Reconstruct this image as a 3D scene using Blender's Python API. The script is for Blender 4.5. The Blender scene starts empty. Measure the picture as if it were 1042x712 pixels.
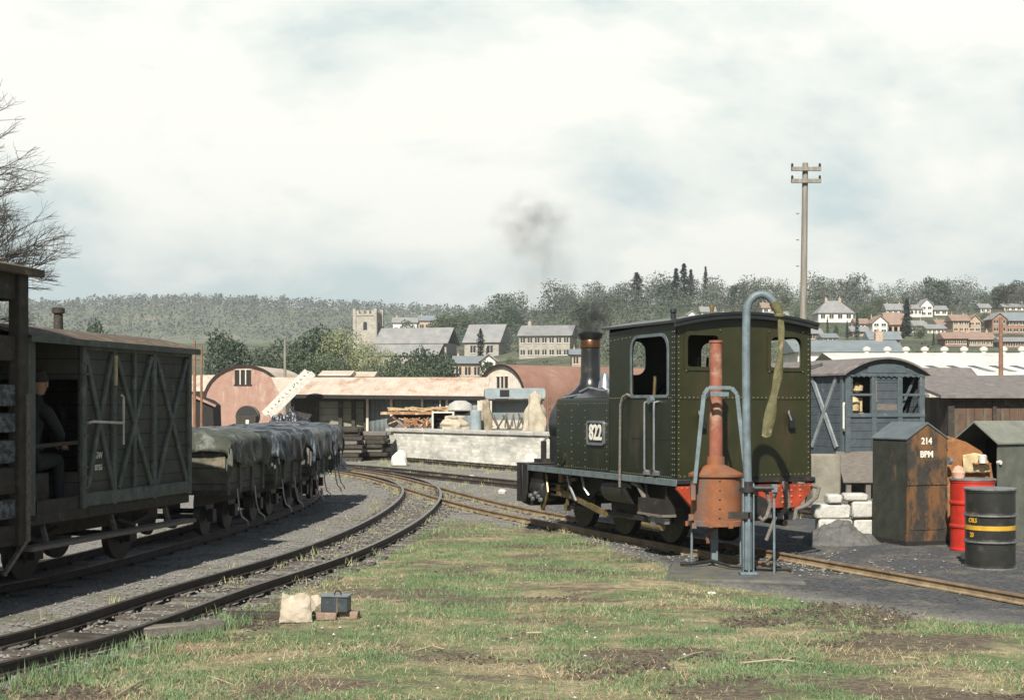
import bpy, bmesh, math, random
from mathutils import Vector, Matrix, noise, geometry
random.seed(7)
R = math.radians
C = bpy.context.scene.collection
F, CX, CY, H = 1447.0, 521.0, 412.0, 1.80
# ---------------------------------------------------------------- camera, sky, sun, exposure
sc = bpy.context.scene
cam = bpy.data.objects.new('camera', bpy.data.cameras.new('camera')); C.objects.link(cam)
cam.location = (0, 0, H); cam.rotation_euler = (R(90), 0, 0)
cam.data.sensor_width = 36; cam.data.lens = F/1042*36; cam.data.shift_y = 56/1042
cam.data.clip_start = .1; cam.data.clip_end = 9000
sc.camera = cam
SUN_EL = 42.0; SX, SY = -.22, -.975                       # direction towards the sun, horizontal part
sun = bpy.data.objects.new('sun', bpy.data.lights.new('sun', 'SUN')); C.objects.link(sun)
sun.data.energy = 5.0; sun.data.angle = R(.6); sun.data.color = (1, .95, .86)
hd = math.hypot(SX, SY)
sdir = Vector((SX/hd*math.cos(R(SUN_EL)), SY/hd*math.cos(R(SUN_EL)), math.sin(R(SUN_EL))))
sun.rotation_euler = sdir.to_track_quat('Z', 'Y').to_euler()
sun.location = (0, 0, 300)
w = bpy.data.worlds.new('World'); sc.world = w; w.use_nodes = True
nt = w.node_tree; nt.nodes.clear(); N = nt.nodes.new; L = nt.links.new
out = N('ShaderNodeOutputWorld'); bg1 = N('ShaderNodeBackground'); bg2 = N('ShaderNodeBackground'); mix = N('ShaderNodeMixShader')
sky = N('ShaderNodeTexSky'); sky.sky_type = 'NISHITA'; sky.sun_disc = False
sky.sun_elevation = R(SUN_EL); sky.sun_rotation = math.atan2(SX, SY)
L(sky.outputs[0], bg1.inputs[0]); bg1.inputs[1].default_value = .05
tc = N('ShaderNodeTexCoord'); sep = N('ShaderNodeSeparateXYZ'); L(tc.outputs['Generated'], sep.inputs[0])
mp = N('ShaderNodeMapping'); mp.inputs['Scale'].default_value = (3.2, 3.2, 7.0); mp.inputs['Location'].default_value = (7.7, 2.1, -.42); L(tc.outputs['Generated'], mp.inputs[0])
n1 = N('ShaderNodeTexNoise'); n1.inputs['Scale'].default_value = 1.25; n1.inputs['Detail'].default_value = 9; n1.inputs['Roughness'].default_value = .56; n1.inputs['Distortion'].default_value = .25
L(mp.outputs[0], n1.inputs[0])
cr = N('ShaderNodeValToRGB'); e = cr.color_ramp.elements
e[0].position = .385; e[0].color = (.58, .70, .70, 1); e[1].position = .55; e[1].color = (.99, .985, .91, 1)
x_ = cr.color_ramp.elements.new(.455); x_.color = (.80, .85, .81, 1)
L(n1.outputs[0], cr.inputs[0]); L(cr.outputs[0], bg2.inputs[0]); bg2.inputs[1].default_value = .75
mr = N('ShaderNodeMapRange'); mr.inputs[1].default_value = .28; mr.inputs[2].default_value = .46; mr.inputs[3].default_value = 1; mr.inputs[4].default_value = .04
L(sep.outputs[2], mr.inputs[0])
mr2 = N('ShaderNodeMapRange'); mr2.inputs[1].default_value = .25; mr2.inputs[2].default_value = .85; mr2.inputs[3].default_value = .06; L(sep.outputs[1], mr2.inputs[0])   # cloud bank lies ahead, clearer sky behind
mm = N('ShaderNodeMath'); mm.operation = 'MULTIPLY'; L(mr.outputs[0], mm.inputs[0]); L(mr2.outputs[0], mm.inputs[1]); L(mm.outputs[0], mix.inputs[0]); L(bg1.outputs[0], mix.inputs[1]); L(bg2.outputs[0], mix.inputs[2]); L(mix.outputs[0], out.inputs[0])
sc.view_settings.view_transform = 'Standard'; sc.view_settings.look = 'None'; sc.view_settings.gamma = 1
sc.view_settings.exposure = .62; sc.view_settings.use_curve_mapping = False
sc.cycles.volume_bounces = 0; sc.cycles.max_bounces = 6; sc.cycles.use_denoising = True

# ---------------------------------------------------------------- helpers
def WX(px, d): return (px-CX)/F*d
def WZ(py, d): return H-(py-CY)/F*d
def G(px, py, z=0): d = (H-z)*F/(py-CY); return Vector((WX(px, d), d, z))

def mat(name, col, col2=None, rust=None, rt=.58, scale=4, rough=.8, metal=0, bump=.15, bscale=None, stretch=(1,1,1),
        planks=None, corr=None, brick=None, rscale=None, rstretch=None, rrough=None, contrast=.18, spec=.5, coat=0):
    m = bpy.data.materials.new(name); m.use_nodes = True; t = m.node_tree; n = t.nodes.new; l = t.links.new
    b = t.nodes['Principled BSDF']; b.inputs['Roughness'].default_value = rough; b.inputs['Metallic'].default_value = metal
    b.inputs['Specular IOR Level'].default_value = spec; b.inputs['Coat Weight'].default_value = coat
    tc = n('ShaderNodeTexCoord'); co = tc.outputs['Object']
    mp = n('ShaderNodeMapping'); mp.inputs['Scale'].default_value = stretch; l(co, mp.inputs[0])
    nz = n('ShaderNodeTexNoise'); nz.inputs['Scale'].default_value = scale; nz.inputs['Detail'].default_value = 8; nz.inputs['Roughness'].default_value = .65
    l(mp.outputs[0], nz.inputs[0])
    def mixc(fac, a, c):
        x = n('ShaderNodeMix'); x.data_type = 'RGBA'
        if isinstance(fac, float): x.inputs[0].default_value = fac
        else: l(fac, x.inputs[0])
        for i, v in ((6, a), (7, c)):
            if isinstance(v, tuple): x.inputs[i].default_value = (*v, 1)
            else: l(v, x.inputs[i])
        return x.outputs[2]
    def mrange(v, a, c, o0=0., o1=1.):
        x = n('ShaderNodeMapRange'); l(v, x.inputs[0]); x.inputs[1].default_value = a; x.inputs[2].default_value = c
        x.inputs[3].default_value = o0; x.inputs[4].default_value = o1; return x.outputs[0]
    def math_(op, a, c=0.):
        x = n('ShaderNodeMath'); x.operation = op
        for i, v in ((0, a), (1, c)):
            if isinstance(v, (int, float)): x.inputs[i].default_value = v
            else: l(v, x.inputs[i])
        return x.outputs[0]
    col2 = col2 or tuple(c*.6 for c in col)
    c = mixc(mrange(nz.outputs[0], .5-contrast, .5+contrast), col2, col)
    hgt = nz.outputs[0]
    if planks or corr:
        sp = n('ShaderNodeSeparateXYZ'); l(co, sp.inputs[0])
    if planks:
        ax, pitch = planks; v = math_('DIVIDE', sp.outputs['XYZ'.index(ax)], pitch)
        fr = math_('FRACT', v); fl = math_('FLOOR', v)
        g = math_('LESS_THAN', math_('ABSOLUTE', math_('SUBTRACT', fr, .5)), .46)
        wn = n('ShaderNodeTexWhiteNoise'); wn.noise_dimensions = '1D'; l(fl, wn.inputs['W'])
        c = mixc(mrange(wn.outputs[0], 0, 1, 0., .35), c, col2)
        gm = n('ShaderNodeMix'); gm.data_type = 'RGBA'; gm.blend_type = 'MULTIPLY'; gm.inputs[0].default_value = 1
        l(c, gm.inputs[6]); l(mrange(g, 0, 1, .35, 1), gm.inputs[7]); c = gm.outputs[2]
        hgt = math_('ADD', math_('MULTIPLY', hgt, .4), g)
    if corr:
        ax, pitch = corr; v = math_('SINE', math_('MULTIPLY', sp.outputs['XYZ'.index(ax)], 6.2832/pitch))
        hgt = math_('ADD', math_('MULTIPLY', hgt, .4), v)
    if brick:
        bt = n('ShaderNodeTexBrick'); bm = n('ShaderNodeMapping'); l(co, bm.inputs[0]); bm.inputs['Rotation'].default_value = (R(90), 0, 0)
        l(bm.outputs[0], bt.inputs[0]); bt.inputs['Scale'].default_value = brick
        bt.inputs['Color1'].default_value = (1, 1, 1, 1); bt.inputs['Color2'].default_value = (.7, .7, .7, 1); bt.inputs['Mortar'].default_value = (.78, .77, .74, 1)
        gm = n('ShaderNodeMix'); gm.data_type = 'RGBA'; gm.blend_type = 'MULTIPLY'; gm.inputs[0].default_value = 1
        l(c, gm.inputs[6]); l(bt.outputs[0], gm.inputs[7]); c = gm.outputs[2]
        hgt = math_('SUBTRACT', math_('MULTIPLY', hgt, .3), bt.outputs[1])
    if rust:
        rn = n('ShaderNodeTexNoise'); rn.inputs['Scale'].default_value = rscale or scale*.7; rn.inputs['Detail'].default_value = 9; rn.inputs['Roughness'].default_value = .7
        rm = n('ShaderNodeMapping'); rm.inputs['Scale'].default_value = rstretch or (1, 1, 1); rm.inputs['Location'].default_value = (3.1, 5.7, 1.3)
        l(co, rm.inputs[0]); l(rm.outputs[0], rn.inputs[0])
        rf = mrange(rn.outputs[0], rt-.06, rt+.06); c = mixc(rf, c, rust)
        if rrough is not None: l(mrange(rf, 0, 1, rough, rrough), b.inputs['Roughness'])
    l(c, b.inputs['Base Color'])
    if bump:
        fn = n('ShaderNodeTexNoise'); fn.inputs['Scale'].default_value = bscale or scale*6; fn.inputs['Detail'].default_value = 6; l(co, fn.inputs[0])
        hh = math_('ADD', hgt, math_('MULTIPLY', fn.outputs[0], .6))
        bn = n('ShaderNodeBump'); bn.inputs['Strength'].default_value = bump; bn.inputs['Distance'].default_value = .02; l(hh, bn.inputs['Height']); l(bn.outputs[0], b.inputs['Normal'])
    return m

class MB:
    def __init__(s): s.v = []; s.f = []; s.m = []
    def add(s, vs, fs, m=0):
        o = len(s.v); s.v += [tuple(v) for v in vs]; s.f += [tuple(i+o for i in f) for f in fs]; s.m += [m]*len(fs); return s
    def box(s, c, d, m=0, rot=None):
        vs = [Vector((x*d[0]/2, y*d[1]/2, z*d[2]/2)) for x in (-1,1) for y in (-1,1) for z in (-1,1)]
        if rot is not None: vs = [rot @ v for v in vs]
        return s.add([v+Vector(c) for v in vs], [(0,1,3,2),(4,6,7,5),(0,4,5,1),(2,3,7,6),(0,2,6,4),(1,5,7,3)], m)
    def bb(s, x0, x1, y0, y1, z0, z1, m=0): return s.box(((x0+x1)/2,(y0+y1)/2,(z0+z1)/2), (abs(x1-x0),abs(y1-y0),abs(z1-z0)), m)
    def bar(s, a, b, w, h, m=0, up=(0,0,1)):
        a, b = Vector(a), Vector(b); d = (b-a); ln = d.length; d.normalize(); u = Vector(up)
        if abs(d.dot(u)) > .98: u = Vector((0,1,0))
        x = d.cross(u).normalized(); z = x.cross(d)
        r = Matrix((x, d, z)).transposed(); return s.box((a+b)/2, (w, ln, h), m, r)
    def tube(s, pts, r, n=8, m=0, caps=True):
        pts = [Vector(p) for p in pts]; k = len(pts); rs = r if isinstance(r, (list, tuple)) else [r]*k
        vs = []; prev = None
        for i, p in enumerate(pts):
            t = (pts[min(i+1,k-1)]-pts[max(i-1,0)]).normalized()
            if prev is None:
                u = Vector((0,0,1)) if abs(t.z) < .9 else Vector((1,0,0)); x = t.cross(u).normalized()
            else: x = (prev - t*prev.dot(t)).normalized()
            prev = x; y = t.cross(x)
            for j in range(n):
                a = 6.28318*j/n; vs.append(p+(x*math.cos(a)+y*math.sin(a))*rs[i])
        fs = [(i*n+j, i*n+(j+1)%n, (i+1)*n+(j+1)%n, (i+1)*n+j) for i in range(k-1) for j in range(n)]
        if caps: fs += [tuple(range(n))[::-1], tuple(range((k-1)*n, k*n))]
        return s.add(vs, fs, m)
    def lathe(s, prof, c=(0,0,0), n=20, m=0, axis='Z'):
        vs = []
        for (r, z) in prof:
            for j in range(n):
                a = 6.28318*j/n; p = (r*math.cos(a), r*math.sin(a), z)
                if axis == 'X': p = (z, p[0], p[1])
                if axis == 'Y': p = (p[0], z, p[1])
                vs.append(Vector(p)+Vector(c))
        k = len(prof); fs = [(i*n+j, i*n+(j+1)%n, (i+1)*n+(j+1)%n, (i+1)*n+j) for i in range(k-1) for j in range(n)]
        fs += [tuple(range(n)), tuple(range((k-1)*n, k*n))]
        return s.add(vs, fs, m)
    def prism(s, poly, a, b, plane='XZ', m=0, holes=()):
        mp = {'XZ': lambda p, t: (p[0], t, p[1]), 'YZ': lambda p, t: (t, p[0], p[1]), 'XY': lambda p, t: (p[0], p[1], t)}[plane]
        loops = [list(poly)]+[list(h) for h in holes]; flat = [p for lp in loops for p in lp]; n = len(flat)
        vs = [mp(p, a) for p in flat]+[mp(p, b) for p in flat]
        tri = geometry.tessellate_polygon([[Vector((p[0], p[1], 0)) for p in lp] for lp in loops]) if (holes or len(poly) > 4) else [tuple(range(len(poly)))]
        fs = [tuple(t) for t in tri]+[tuple(i+n for i in t)[::-1] for t in tri]; o = 0
        for lp in loops:
            k = len(lp); fs += [(o+i, o+(i+1)%k, n+o+(i+1)%k, n+o+i) for i in range(k)]; o += k
        return s.add(vs, fs, m)
    def rivets(s, a, b, nrm, step=.06, r=.011, m=0):
        a, b, nr = Vector(a), Vector(b), Vector(nrm).normalized(); d = b-a; k = max(1, int(d.length/step)); u = d.normalized(); v = nr.cross(u)
        for i in range(k+1):
            p = a+d*i/k; vs = [p+(u*math.cos(q)+v*math.sin(q))*r for q in (0,1.047,2.094,3.142,4.189,5.236)]+[p+nr*r*.75+(u*math.cos(q)+v*math.sin(q))*r*.5 for q in (0,2.094,4.189)]
            s.add(vs, [(0,1,6),(1,2,7,6),(2,3,7),(3,4,8,7),(4,5,8),(5,0,6,8),(6,7,8)], m)
        return s
    def build(s, name, mats, parent=None, smooth=True, bevel=0, recalc=True, ang=32):
        me = bpy.data.meshes.new(name); me.from_pydata(s.v, [], s.f)
        mats = mats if isinstance(mats, (list, tuple)) else [mats]
        for q in mats: me.materials.append(q)
        me.polygons.foreach_set('material_index', s.m)
        if recalc:
            bm = bmesh.new(); bm.from_mesh(me); bmesh.ops.recalc_face_normals(bm, faces=bm.faces); bm.to_mesh(me); bm.free()
        if smooth:
            me.polygons.foreach_set('use_smooth', [True]*len(me.polygons)); me.set_sharp_from_angle(angle=R(ang))
        me.update(); o = bpy.data.objects.new(name, me); C.objects.link(o)
        if parent: o.parent = parent
        if bevel:
            bv = o.modifiers.new('bevel', 'BEVEL'); bv.width = bevel; bv.segments = 1; bv.limit_method = 'ANGLE'; bv.angle_limit = R(40)
        return o
def tag(o, label, cat=None, group=None, kind=None):
    if label: o['label'] = label
    if cat: o['category'] = cat
    if group: o['group'] = group
    if kind: o['kind'] = kind
    return o
def thing(name, label, cat, loc=(0,0,0), rz=0, group=None, scale=None):
    o = bpy.data.objects.new(name, None); C.objects.link(o); o.location = loc; o.rotation_euler = (0,0,rz); o.empty_display_size = .3
    if scale: o.scale = scale if isinstance(scale, (tuple, list)) else (scale,)*3
    return tag(o, label, cat, group)
def copy_tree(o, parent=None):
    c = o.copy(); C.objects.link(c); c.parent = parent
    for ch in [x for x in KIDS.get(o.name, [])]: copy_tree(ch, c)
    return c
KIDS = {}
def freeze(o):
    KIDS[o.name] = list(o.children)
    for c in o.children: freeze(c)
def dup(o, label, loc, rz=0, scale=None, group=None):
    c = copy_tree(o); c.location = loc; c.rotation_euler = (0,0,rz); c['label'] = label
    if scale: c.scale = scale if isinstance(scale, (tuple, list)) else (scale,)*3
    if group: c['group'] = group
    return c
def text(s, size, m, parent, loc, rot, name='lettering', ext=.003, sx=1, bold=0):
    cu = bpy.data.curves.new('tmp', 'FONT'); cu.body = s; cu.size = size; cu.extrude = ext; cu.align_x = 'CENTER'; cu.align_y = 'CENTER'; cu.offset = bold
    t = bpy.data.objects.new('tmp', cu); C.objects.link(t); bpy.context.view_layer.update()
    me = bpy.data.meshes.new_from_object(t.evaluated_get(bpy.context.evaluated_depsgraph_get())); bpy.data.objects.remove(t)
    me.materials.clear(); me.materials.append(m); o = bpy.data.objects.new(name, me); C.objects.link(o); o.parent = parent
    o.location = loc; o.rotation_euler = rot; o.scale = (sx, 1, 1); return o
def arc(cx, cz, r, a0, a1, n, rz=None):
    rz = rz or r
    return [(cx+r*math.cos(R(a0+(a1-a0)*i/n)), cz+rz*math.sin(R(a0+(a1-a0)*i/n))) for i in range(n+1)]
def rrect(x0, x1, z0, z1, r, rt=None, n=4):
    rt = rt if rt is not None else r; p = []
    for cx, cz, a, q in ((x1-r, z0+r, -90, r), (x1-rt, z1-rt, 0, rt), (x0+rt, z1-rt, 90, rt), (x0+r, z0+r, 180, r)): p += arc(cx, cz, q, a, a+90, n)
    return p
def spline(P, step=.25):
    P = [Vector((p[0], p[1], 0)) for p in P]; o = []
    for i in range(len(P)-1):
        p0, p1, p2, p3 = P[max(i-1,0)], P[i], P[i+1], P[min(i+2,len(P)-1)]; k = max(2, int((p2-p1).length/step))
        for j in range(k):
            t = j/k; o.append(.5*((2*p1)+(-p0+p2)*t+(2*p0-5*p1+4*p2-p3)*t*t+(-p0+3*p1-3*p2+p3)*t**3))
    o.append(P[-1]); return o
def at_len(pts, s):
    for i in range(len(pts)-1):
        l_ = (pts[i+1]-pts[i]).length
        if s <= l_ or i == len(pts)-2: d = (pts[i+1]-pts[i]).normalized(); return pts[i]+d*s, d
        s -= l_

# ---------------------------------------------------------------- materials
m_rail = mat('rail_steel', (.075,.06,.05), (.03,.022,.018), rough=.6, metal=.2, scale=9)
m_railtan = mat('rail_rust_tan', (.36,.28,.17), (.16,.11,.06), rough=.7, scale=6)
m_railtop = mat('rail_top', (.30,.27,.24), (.16,.13,.11), rough=.38, metal=.7, scale=6, bump=.03)
m_railrusttop = mat('rail_top_rusty', (.30,.20,.13), (.16,.09,.06), rough=.6, metal=.3, scale=6, bump=.05)
m_sleeper = mat('sleeper_wood', (.12,.105,.085), (.05,.042,.033), scale=8, stretch=(1,5,5), bump=.6)
m_oldwood = mat('grey_wood', (.20,.18,.15), (.10,.085,.07), scale=8, stretch=(1,4,6), bump=.5)
m_palewood = mat('pale_wood', (.62,.58,.48), (.40,.34,.26), scale=5, stretch=(3,1,6), bump=.3)
m_black = mat('black_iron', (.03,.028,.026), (.014,.013,.012), rust=(.09,.055,.03), rt=.63, rough=.5, scale=7, bump=.1)
m_gloss = mat('loco_black', (.022,.025,.024), (.012,.014,.013), rust=(.05,.042,.03), rt=.66, rough=.3, rrough=.6, scale=5, bump=.05)
m_green = mat('loco_green', (.034,.036,.010), (.015,.016,.006), rust=(.042,.030,.012), rt=.57, rough=.42, rrough=.55, scale=3, bump=.05, rstretch=(1,1,.35), contrast=.25)
m_side = mat('loco_green_shaded', (.021,.027,.012), (.009,.012,.006), rust=(.038,.034,.020), rt=.6, spec=.35, rough=.42, rrough=.6, scale=3, bump=.05, rstretch=(1,1,.3), contrast=.25)  # darker copy of the loco green, weaker light on the sides put into colour
m_rivet = mat('rivet', (.20,.195,.13), (.09,.09,.06), rough=.35, metal=.2, scale=20, bump=0)
m_red = mat('beam_red', (.40,.055,.022), (.22,.035,.016), rust=(.13,.05,.025), rt=.57, rough=.5, scale=8)
m_redrivet = mat('beam_rivet', (.50,.17,.08), (.30,.10,.05), rough=.45, scale=20, bump=0)
m_brass = mat('brass', (.36,.27,.13), (.15,.11,.06), rough=.4, metal=.6, scale=9, bump=.03)
m_copper = mat('copper', (.17,.085,.035), (.07,.035,.02), rough=.35, metal=.75, scale=9, bump=.03)
m_steel = mat('bright_steel', (.42,.44,.46), (.22,.23,.25), rough=.35, metal=.7, scale=9, bump=.03)
m_greypaint = mat('grey_metal', (.14,.175,.18), (.07,.09,.095), rust=(.13,.08,.05), rt=.66, rough=.55, scale=9, bump=.12)
m_crane = mat('crane_pipe_grey', (.17,.22,.24), (.09,.115,.125), rust=(.10,.085,.06), rt=.64, rough=.5, scale=9, bump=.12)
m_orange = mat('rust_orange', (.27,.10,.036), (.15,.055,.022), rust=(.13,.095,.08), rt=.54, rough=.75, scale=5, bump=.3, rscale=3.2)
m_pinkrust = mat('rust_red_pipe', (.30,.105,.062), (.19,.062,.038), rust=(.33,.20,.13), rt=.60, rough=.75, scale=6, bump=.2)
m_canvas = mat('canvas_hose', (.145,.135,.06), (.07,.065,.03), rust=(.33,.25,.15), rt=.60, scale=9, bump=.5)
m_vangrey = mat('van_paint', (.10,.10,.078), (.045,.045,.036), rust=(.16,.16,.14), rt=.66, scale=5, planks=('Z',.15), bump=.35, rstretch=(1,1,.4))
m_vanframe = mat('van_framing', (.135,.15,.13), (.06,.07,.06), rust=(.20,.21,.20), rt=.62, scale=8, bump=.35)
m_flake = mat('flaking_board', (.16,.185,.20), (.05,.05,.045), rust=(.045,.042,.036), rt=.52, scale=14, bump=.6, rscale=10, rstretch=(1,.5,1.5), contrast=.08)
m_darkwood = mat('dark_boards', (.055,.046,.034), (.022,.018,.014), rust=(.10,.09,.075), rt=.64, scale=8, bump=.5)
m_roofmoss = mat('van_roof_felt', (.12,.09,.065), (.06,.045,.03), rust=(.22,.17,.10), rt=.58, scale=10, bump=.5)
m_tarp = mat('tarpaulin', (.045,.055,.062), (.014,.017,.018), rust=(.16,.195,.22), rt=.60, rough=.30, scale=3.2, bump=.5, bscale=9, rstretch=(1.5,1.5,.5), rscale=3, rrough=.5)  # pale blue patches paint highlights of the glossy sheet into its colour
m_tarp2 = mat('tarpaulin_green', (.085,.095,.07), (.035,.04,.03), rust=(.22,.24,.20), rt=.60, rough=.5, scale=3.5, bump=.5, bscale=9)
m_wagon = mat('wagon_grey', (.12,.115,.08), (.05,.05,.037), rust=(.19,.16,.11), rt=.6, scale=5, planks=('Z',.2), bump=.4)
m_blue = mat('brake_van_blue', (.080,.100,.110), (.045,.058,.065), rust=(.13,.15,.15), rt=.66, scale=5, planks=('Z',.16), bump=.35)
m_bluefr = mat('brake_van_frame', (.095,.12,.13), (.055,.07,.078), rust=(.16,.18,.18), rt=.66, scale=6, bump=.2)
m_slateroof = mat('felt_roof', (.20,.18,.165), (.12,.105,.095), rust=(.25,.21,.18), rt=.6, scale=6, bump=.3)
m_white = mat('white_paint', (.66,.645,.585), (.46,.44,.38), scale=10, bump=.1)
m_letter = mat('letter_white', (.78,.76,.66), (.62,.6,.5), scale=30, bump=0, rough=.6)
m_block = mat('white_stone_block', (.58,.57,.52), (.36,.35,.31), rust=(.22,.22,.20), rt=.64, scale=8, bump=.6)
m_cabl = mat('cabinet_dark', (.048,.052,.038), (.024,.026,.02), rust=(.14,.10,.065), rt=.66, rough=.65, scale=7, bump=.15, rstretch=(1,1,.4))
m_cabrust = mat('cabinet_rusty_door', (.045,.042,.032), (.022,.021,.017), rust=(.155,.075,.028), rt=.535, rough=.7, scale=7, bump=.3, rscale=3.4, rstretch=(1.2,1.2,.55))
m_cabroof = mat('cabinet_roof', (.13,.155,.16), (.08,.095,.1), rust=(.15,.13,.10), rt=.64, rough=.55, scale=6, bump=.15)
m_hut = mat('iron_hut', (.125,.135,.105), (.075,.082,.065), rust=(.17,.14,.10), rt=.66, rough=.7, scale=6, bump=.2)
m_hutroof = mat('iron_hut_roof', (.20,.21,.17), (.13,.135,.11), rust=(.2,.16,.11), rt=.66, rough=.7, scale=6, bump=.2)
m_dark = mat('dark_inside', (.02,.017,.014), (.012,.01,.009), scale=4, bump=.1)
m_redrum = mat('red_drum', (.55,.035,.02), (.36,.025,.015), rust=(.18,.05,.03), rt=.62, rough=.42, scale=7, bump=.05)
m_blkdrum = mat('black_drum', (.03,.031,.028), (.018,.018,.016), rust=(.085,.07,.045), rt=.61, rough=.33, rrough=.6, scale=7, bump=.1)
m_yellow = mat('yellow_band', (.60,.35,.03), (.42,.24,.03), rust=(.15,.1,.03), rt=.68, rough=.5, scale=14, bump=.05)
m_rim = mat('drum_rim', (.33,.34,.33), (.15,.15,.14), rough=.4, metal=.5, scale=15, bump=.05)
m_ochre = mat('rusty_ochre', (.30,.13,.04), (.17,.07,.025), rust=(.40,.24,.08), rt=.6, scale=5, bump=.3)
m_cream = mat('cream_cloth', (.62,.50,.28), (.38,.29,.15), scale=9, bump=.6)
m_paper = mat('paper_sack', (.46,.40,.31), (.34,.285,.21), rust=(.52,.47,.39), rt=.6, scale=7, bump=.6)
m_rusty = mat('rusty_corrugated', (.58,.52,.43), (.45,.34,.25), rust=(.36,.19,.09), rt=.60, scale=.9, stretch=(3,1,1), corr=('X',.15), bump=.25, rscale=.45, rstretch=(2.2,1,1))
m_rustred = mat('red_rust_corrugated', (.30,.17,.12), (.21,.11,.075), rust=(.36,.28,.21), rt=.62, scale=1.2, corr=('Y',.15), bump=.25, rscale=.5)
m_hutface = mat('reddish_hut_face', (.40,.25,.195), (.30,.17,.125), rust=(.47,.37,.29), rt=.6, scale=2.4, corr=('X',.15), bump=.25, rscale=.9, rstretch=(2,1,.4))
m_paleface = mat('pale_hut_face', (.66,.61,.52), (.52,.44,.35), rust=(.38,.22,.13), rt=.62, scale=2.4, corr=('X',.15), bump=.2, rscale=.9)
m_tin = mat('blue_grey_tin', (.24,.28,.28), (.15,.18,.18), rust=(.32,.19,.15), rt=.60, scale=1.5, corr=('X',.2), bump=.3, rscale=.6)
m_wall = mat('whitewashed_stone', (.76,.74,.66), (.56,.54,.47), rust=(.33,.33,.29), rt=.57, scale=2.4, brick=2.3, bump=.3, rscale=1.3, rstretch=(.6,1,1.6))
m_coping = mat('coping_stone', (.46,.45,.41), (.32,.31,.27), scale=4, bump=.4)
m_platform = mat('platform_earth', (.26,.24,.19), (.16,.145,.11), scale=3, bump=.5)
m_rustjunk = mat('rusty_scrap', (.38,.20,.09), (.22,.10,.05), rust=(.6,.5,.35), rt=.58, scale=4, bump=.5)
m_creamsheet = mat('cream_sheet', (.47,.42,.32), (.29,.25,.18), scale=5, bump=.6)
m_tank = mat('tank_blue_grey', (.30,.35,.36), (.2,.24,.25), rust=(.25,.2,.15), rt=.65, scale=3, bump=.2)
m_stone = mat('church_stone', (.46,.43,.36), (.34,.31,.26), scale=.8, brick=1.1, bump=.2)
m_slate = mat('slate', (.27,.27,.26), (.19,.19,.185), scale=.7, bump=.2, rust=(.33,.31,.27), rt=.62)
m_slateb = mat('blue_slate', (.20,.235,.24), (.15,.175,.18), scale=.7, bump=.2)
m_render = mat('white_render', (.74,.72,.65), (.6,.57,.5), scale=.7, bump=.05)
m_brickr = mat('red_brick', (.38,.24,.165), (.29,.175,.12), scale=1, brick=3, bump=.1)
m_brickp = mat('pale_brick', (.55,.42,.30), (.44,.32,.22), scale=1, brick=3, bump=.1)
m_tile = mat('brown_tile', (.30,.21,.16), (.22,.15,.11), scale=.8, bump=.2)
m_glass = mat('window_glass', (.03,.035,.04), (.02,.022,.025), rough=.12, scale=3, bump=0)
m_asb = mat('white_asbestos', (.72,.70,.64), (.58,.56,.5), rust=(.50,.47,.42), rt=.60, scale=.5, corr=('X',.3), bump=.2)
m_pole = mat('pole_wood', (.29,.27,.225), (.14,.125,.10), scale=4, stretch=(6,6,.5), bump=.4)
m_rustpole = mat('rusty_pole', (.26,.14,.08), (.15,.08,.05), scale=5, bump=.2)
m_bark = mat('bark', (.16,.145,.115), (.09,.08,.06), scale=6, stretch=(1,1,.3), bump=.6)
m_twig = mat('twigs', (.12,.11,.085), (.07,.062,.048), scale=3, bump=0)
m_fol = mat('dark_foliage', (.05,.078,.040), (.022,.036,.02), scale=.9, bump=0, rough=.75, contrast=.14)
m_folm = mat('mid_foliage', (.085,.12,.055), (.04,.06,.03), scale=.9, bump=0, rough=.75, contrast=.14)
m_foll = mat('willow_foliage', (.23,.25,.12), (.13,.15,.07), scale=.9, bump=0, rough=.8, contrast=.14)
m_conif = mat('conifer_foliage', (.036,.058,.042), (.018,.03,.022), scale=1.2, bump=0, rough=.75)
m_wood1 = mat('winter_wood', (.125,.13,.10), (.06,.068,.052), scale=.06, bump=0, rust=(.05,.075,.05), rt=.56, rscale=.03)
m_hillm = mat('hill_field', (.15,.17,.10), (.085,.11,.065), rust=(.20,.185,.12), rt=.58, scale=.03, bump=.4, rscale=.02, bscale=.8)
m_coal = mat('coal', (.032,.034,.038), (.015,.016,.018), rough=.3, scale=14, bump=.5, bscale=40)
m_ash = mat('ash_heap', (.13,.13,.12), (.06,.06,.056), scale=8, bump=.8, bscale=30)
m_cloth = mat('dark_clothes', (.014,.016,.018), (.008,.009,.010), scale=6, bump=.3)
m_skin = mat('skin', (.42,.25,.17), (.33,.19,.13), scale=6, bump=.05, rough=.6)
m_hair = mat('hair', (.04,.03,.022), (.02,.015,.012), scale=20, bump=.4)
m_concrete = mat('slab_concrete', (.12,.12,.11), (.06,.06,.055), rust=(.13,.12,.08), rt=.55, scale=5, bump=.5)
m_brickfg = mat('old_brick', (.30,.20,.15), (.18,.12,.09), rust=(.3,.27,.2), rt=.6, scale=14, bump=.6)
m_battery = mat('black_tin', (.05,.062,.07), (.03,.038,.042), rust=(.10,.12,.13), rt=.62, rough=.35, scale=10, bump=.1)

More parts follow.
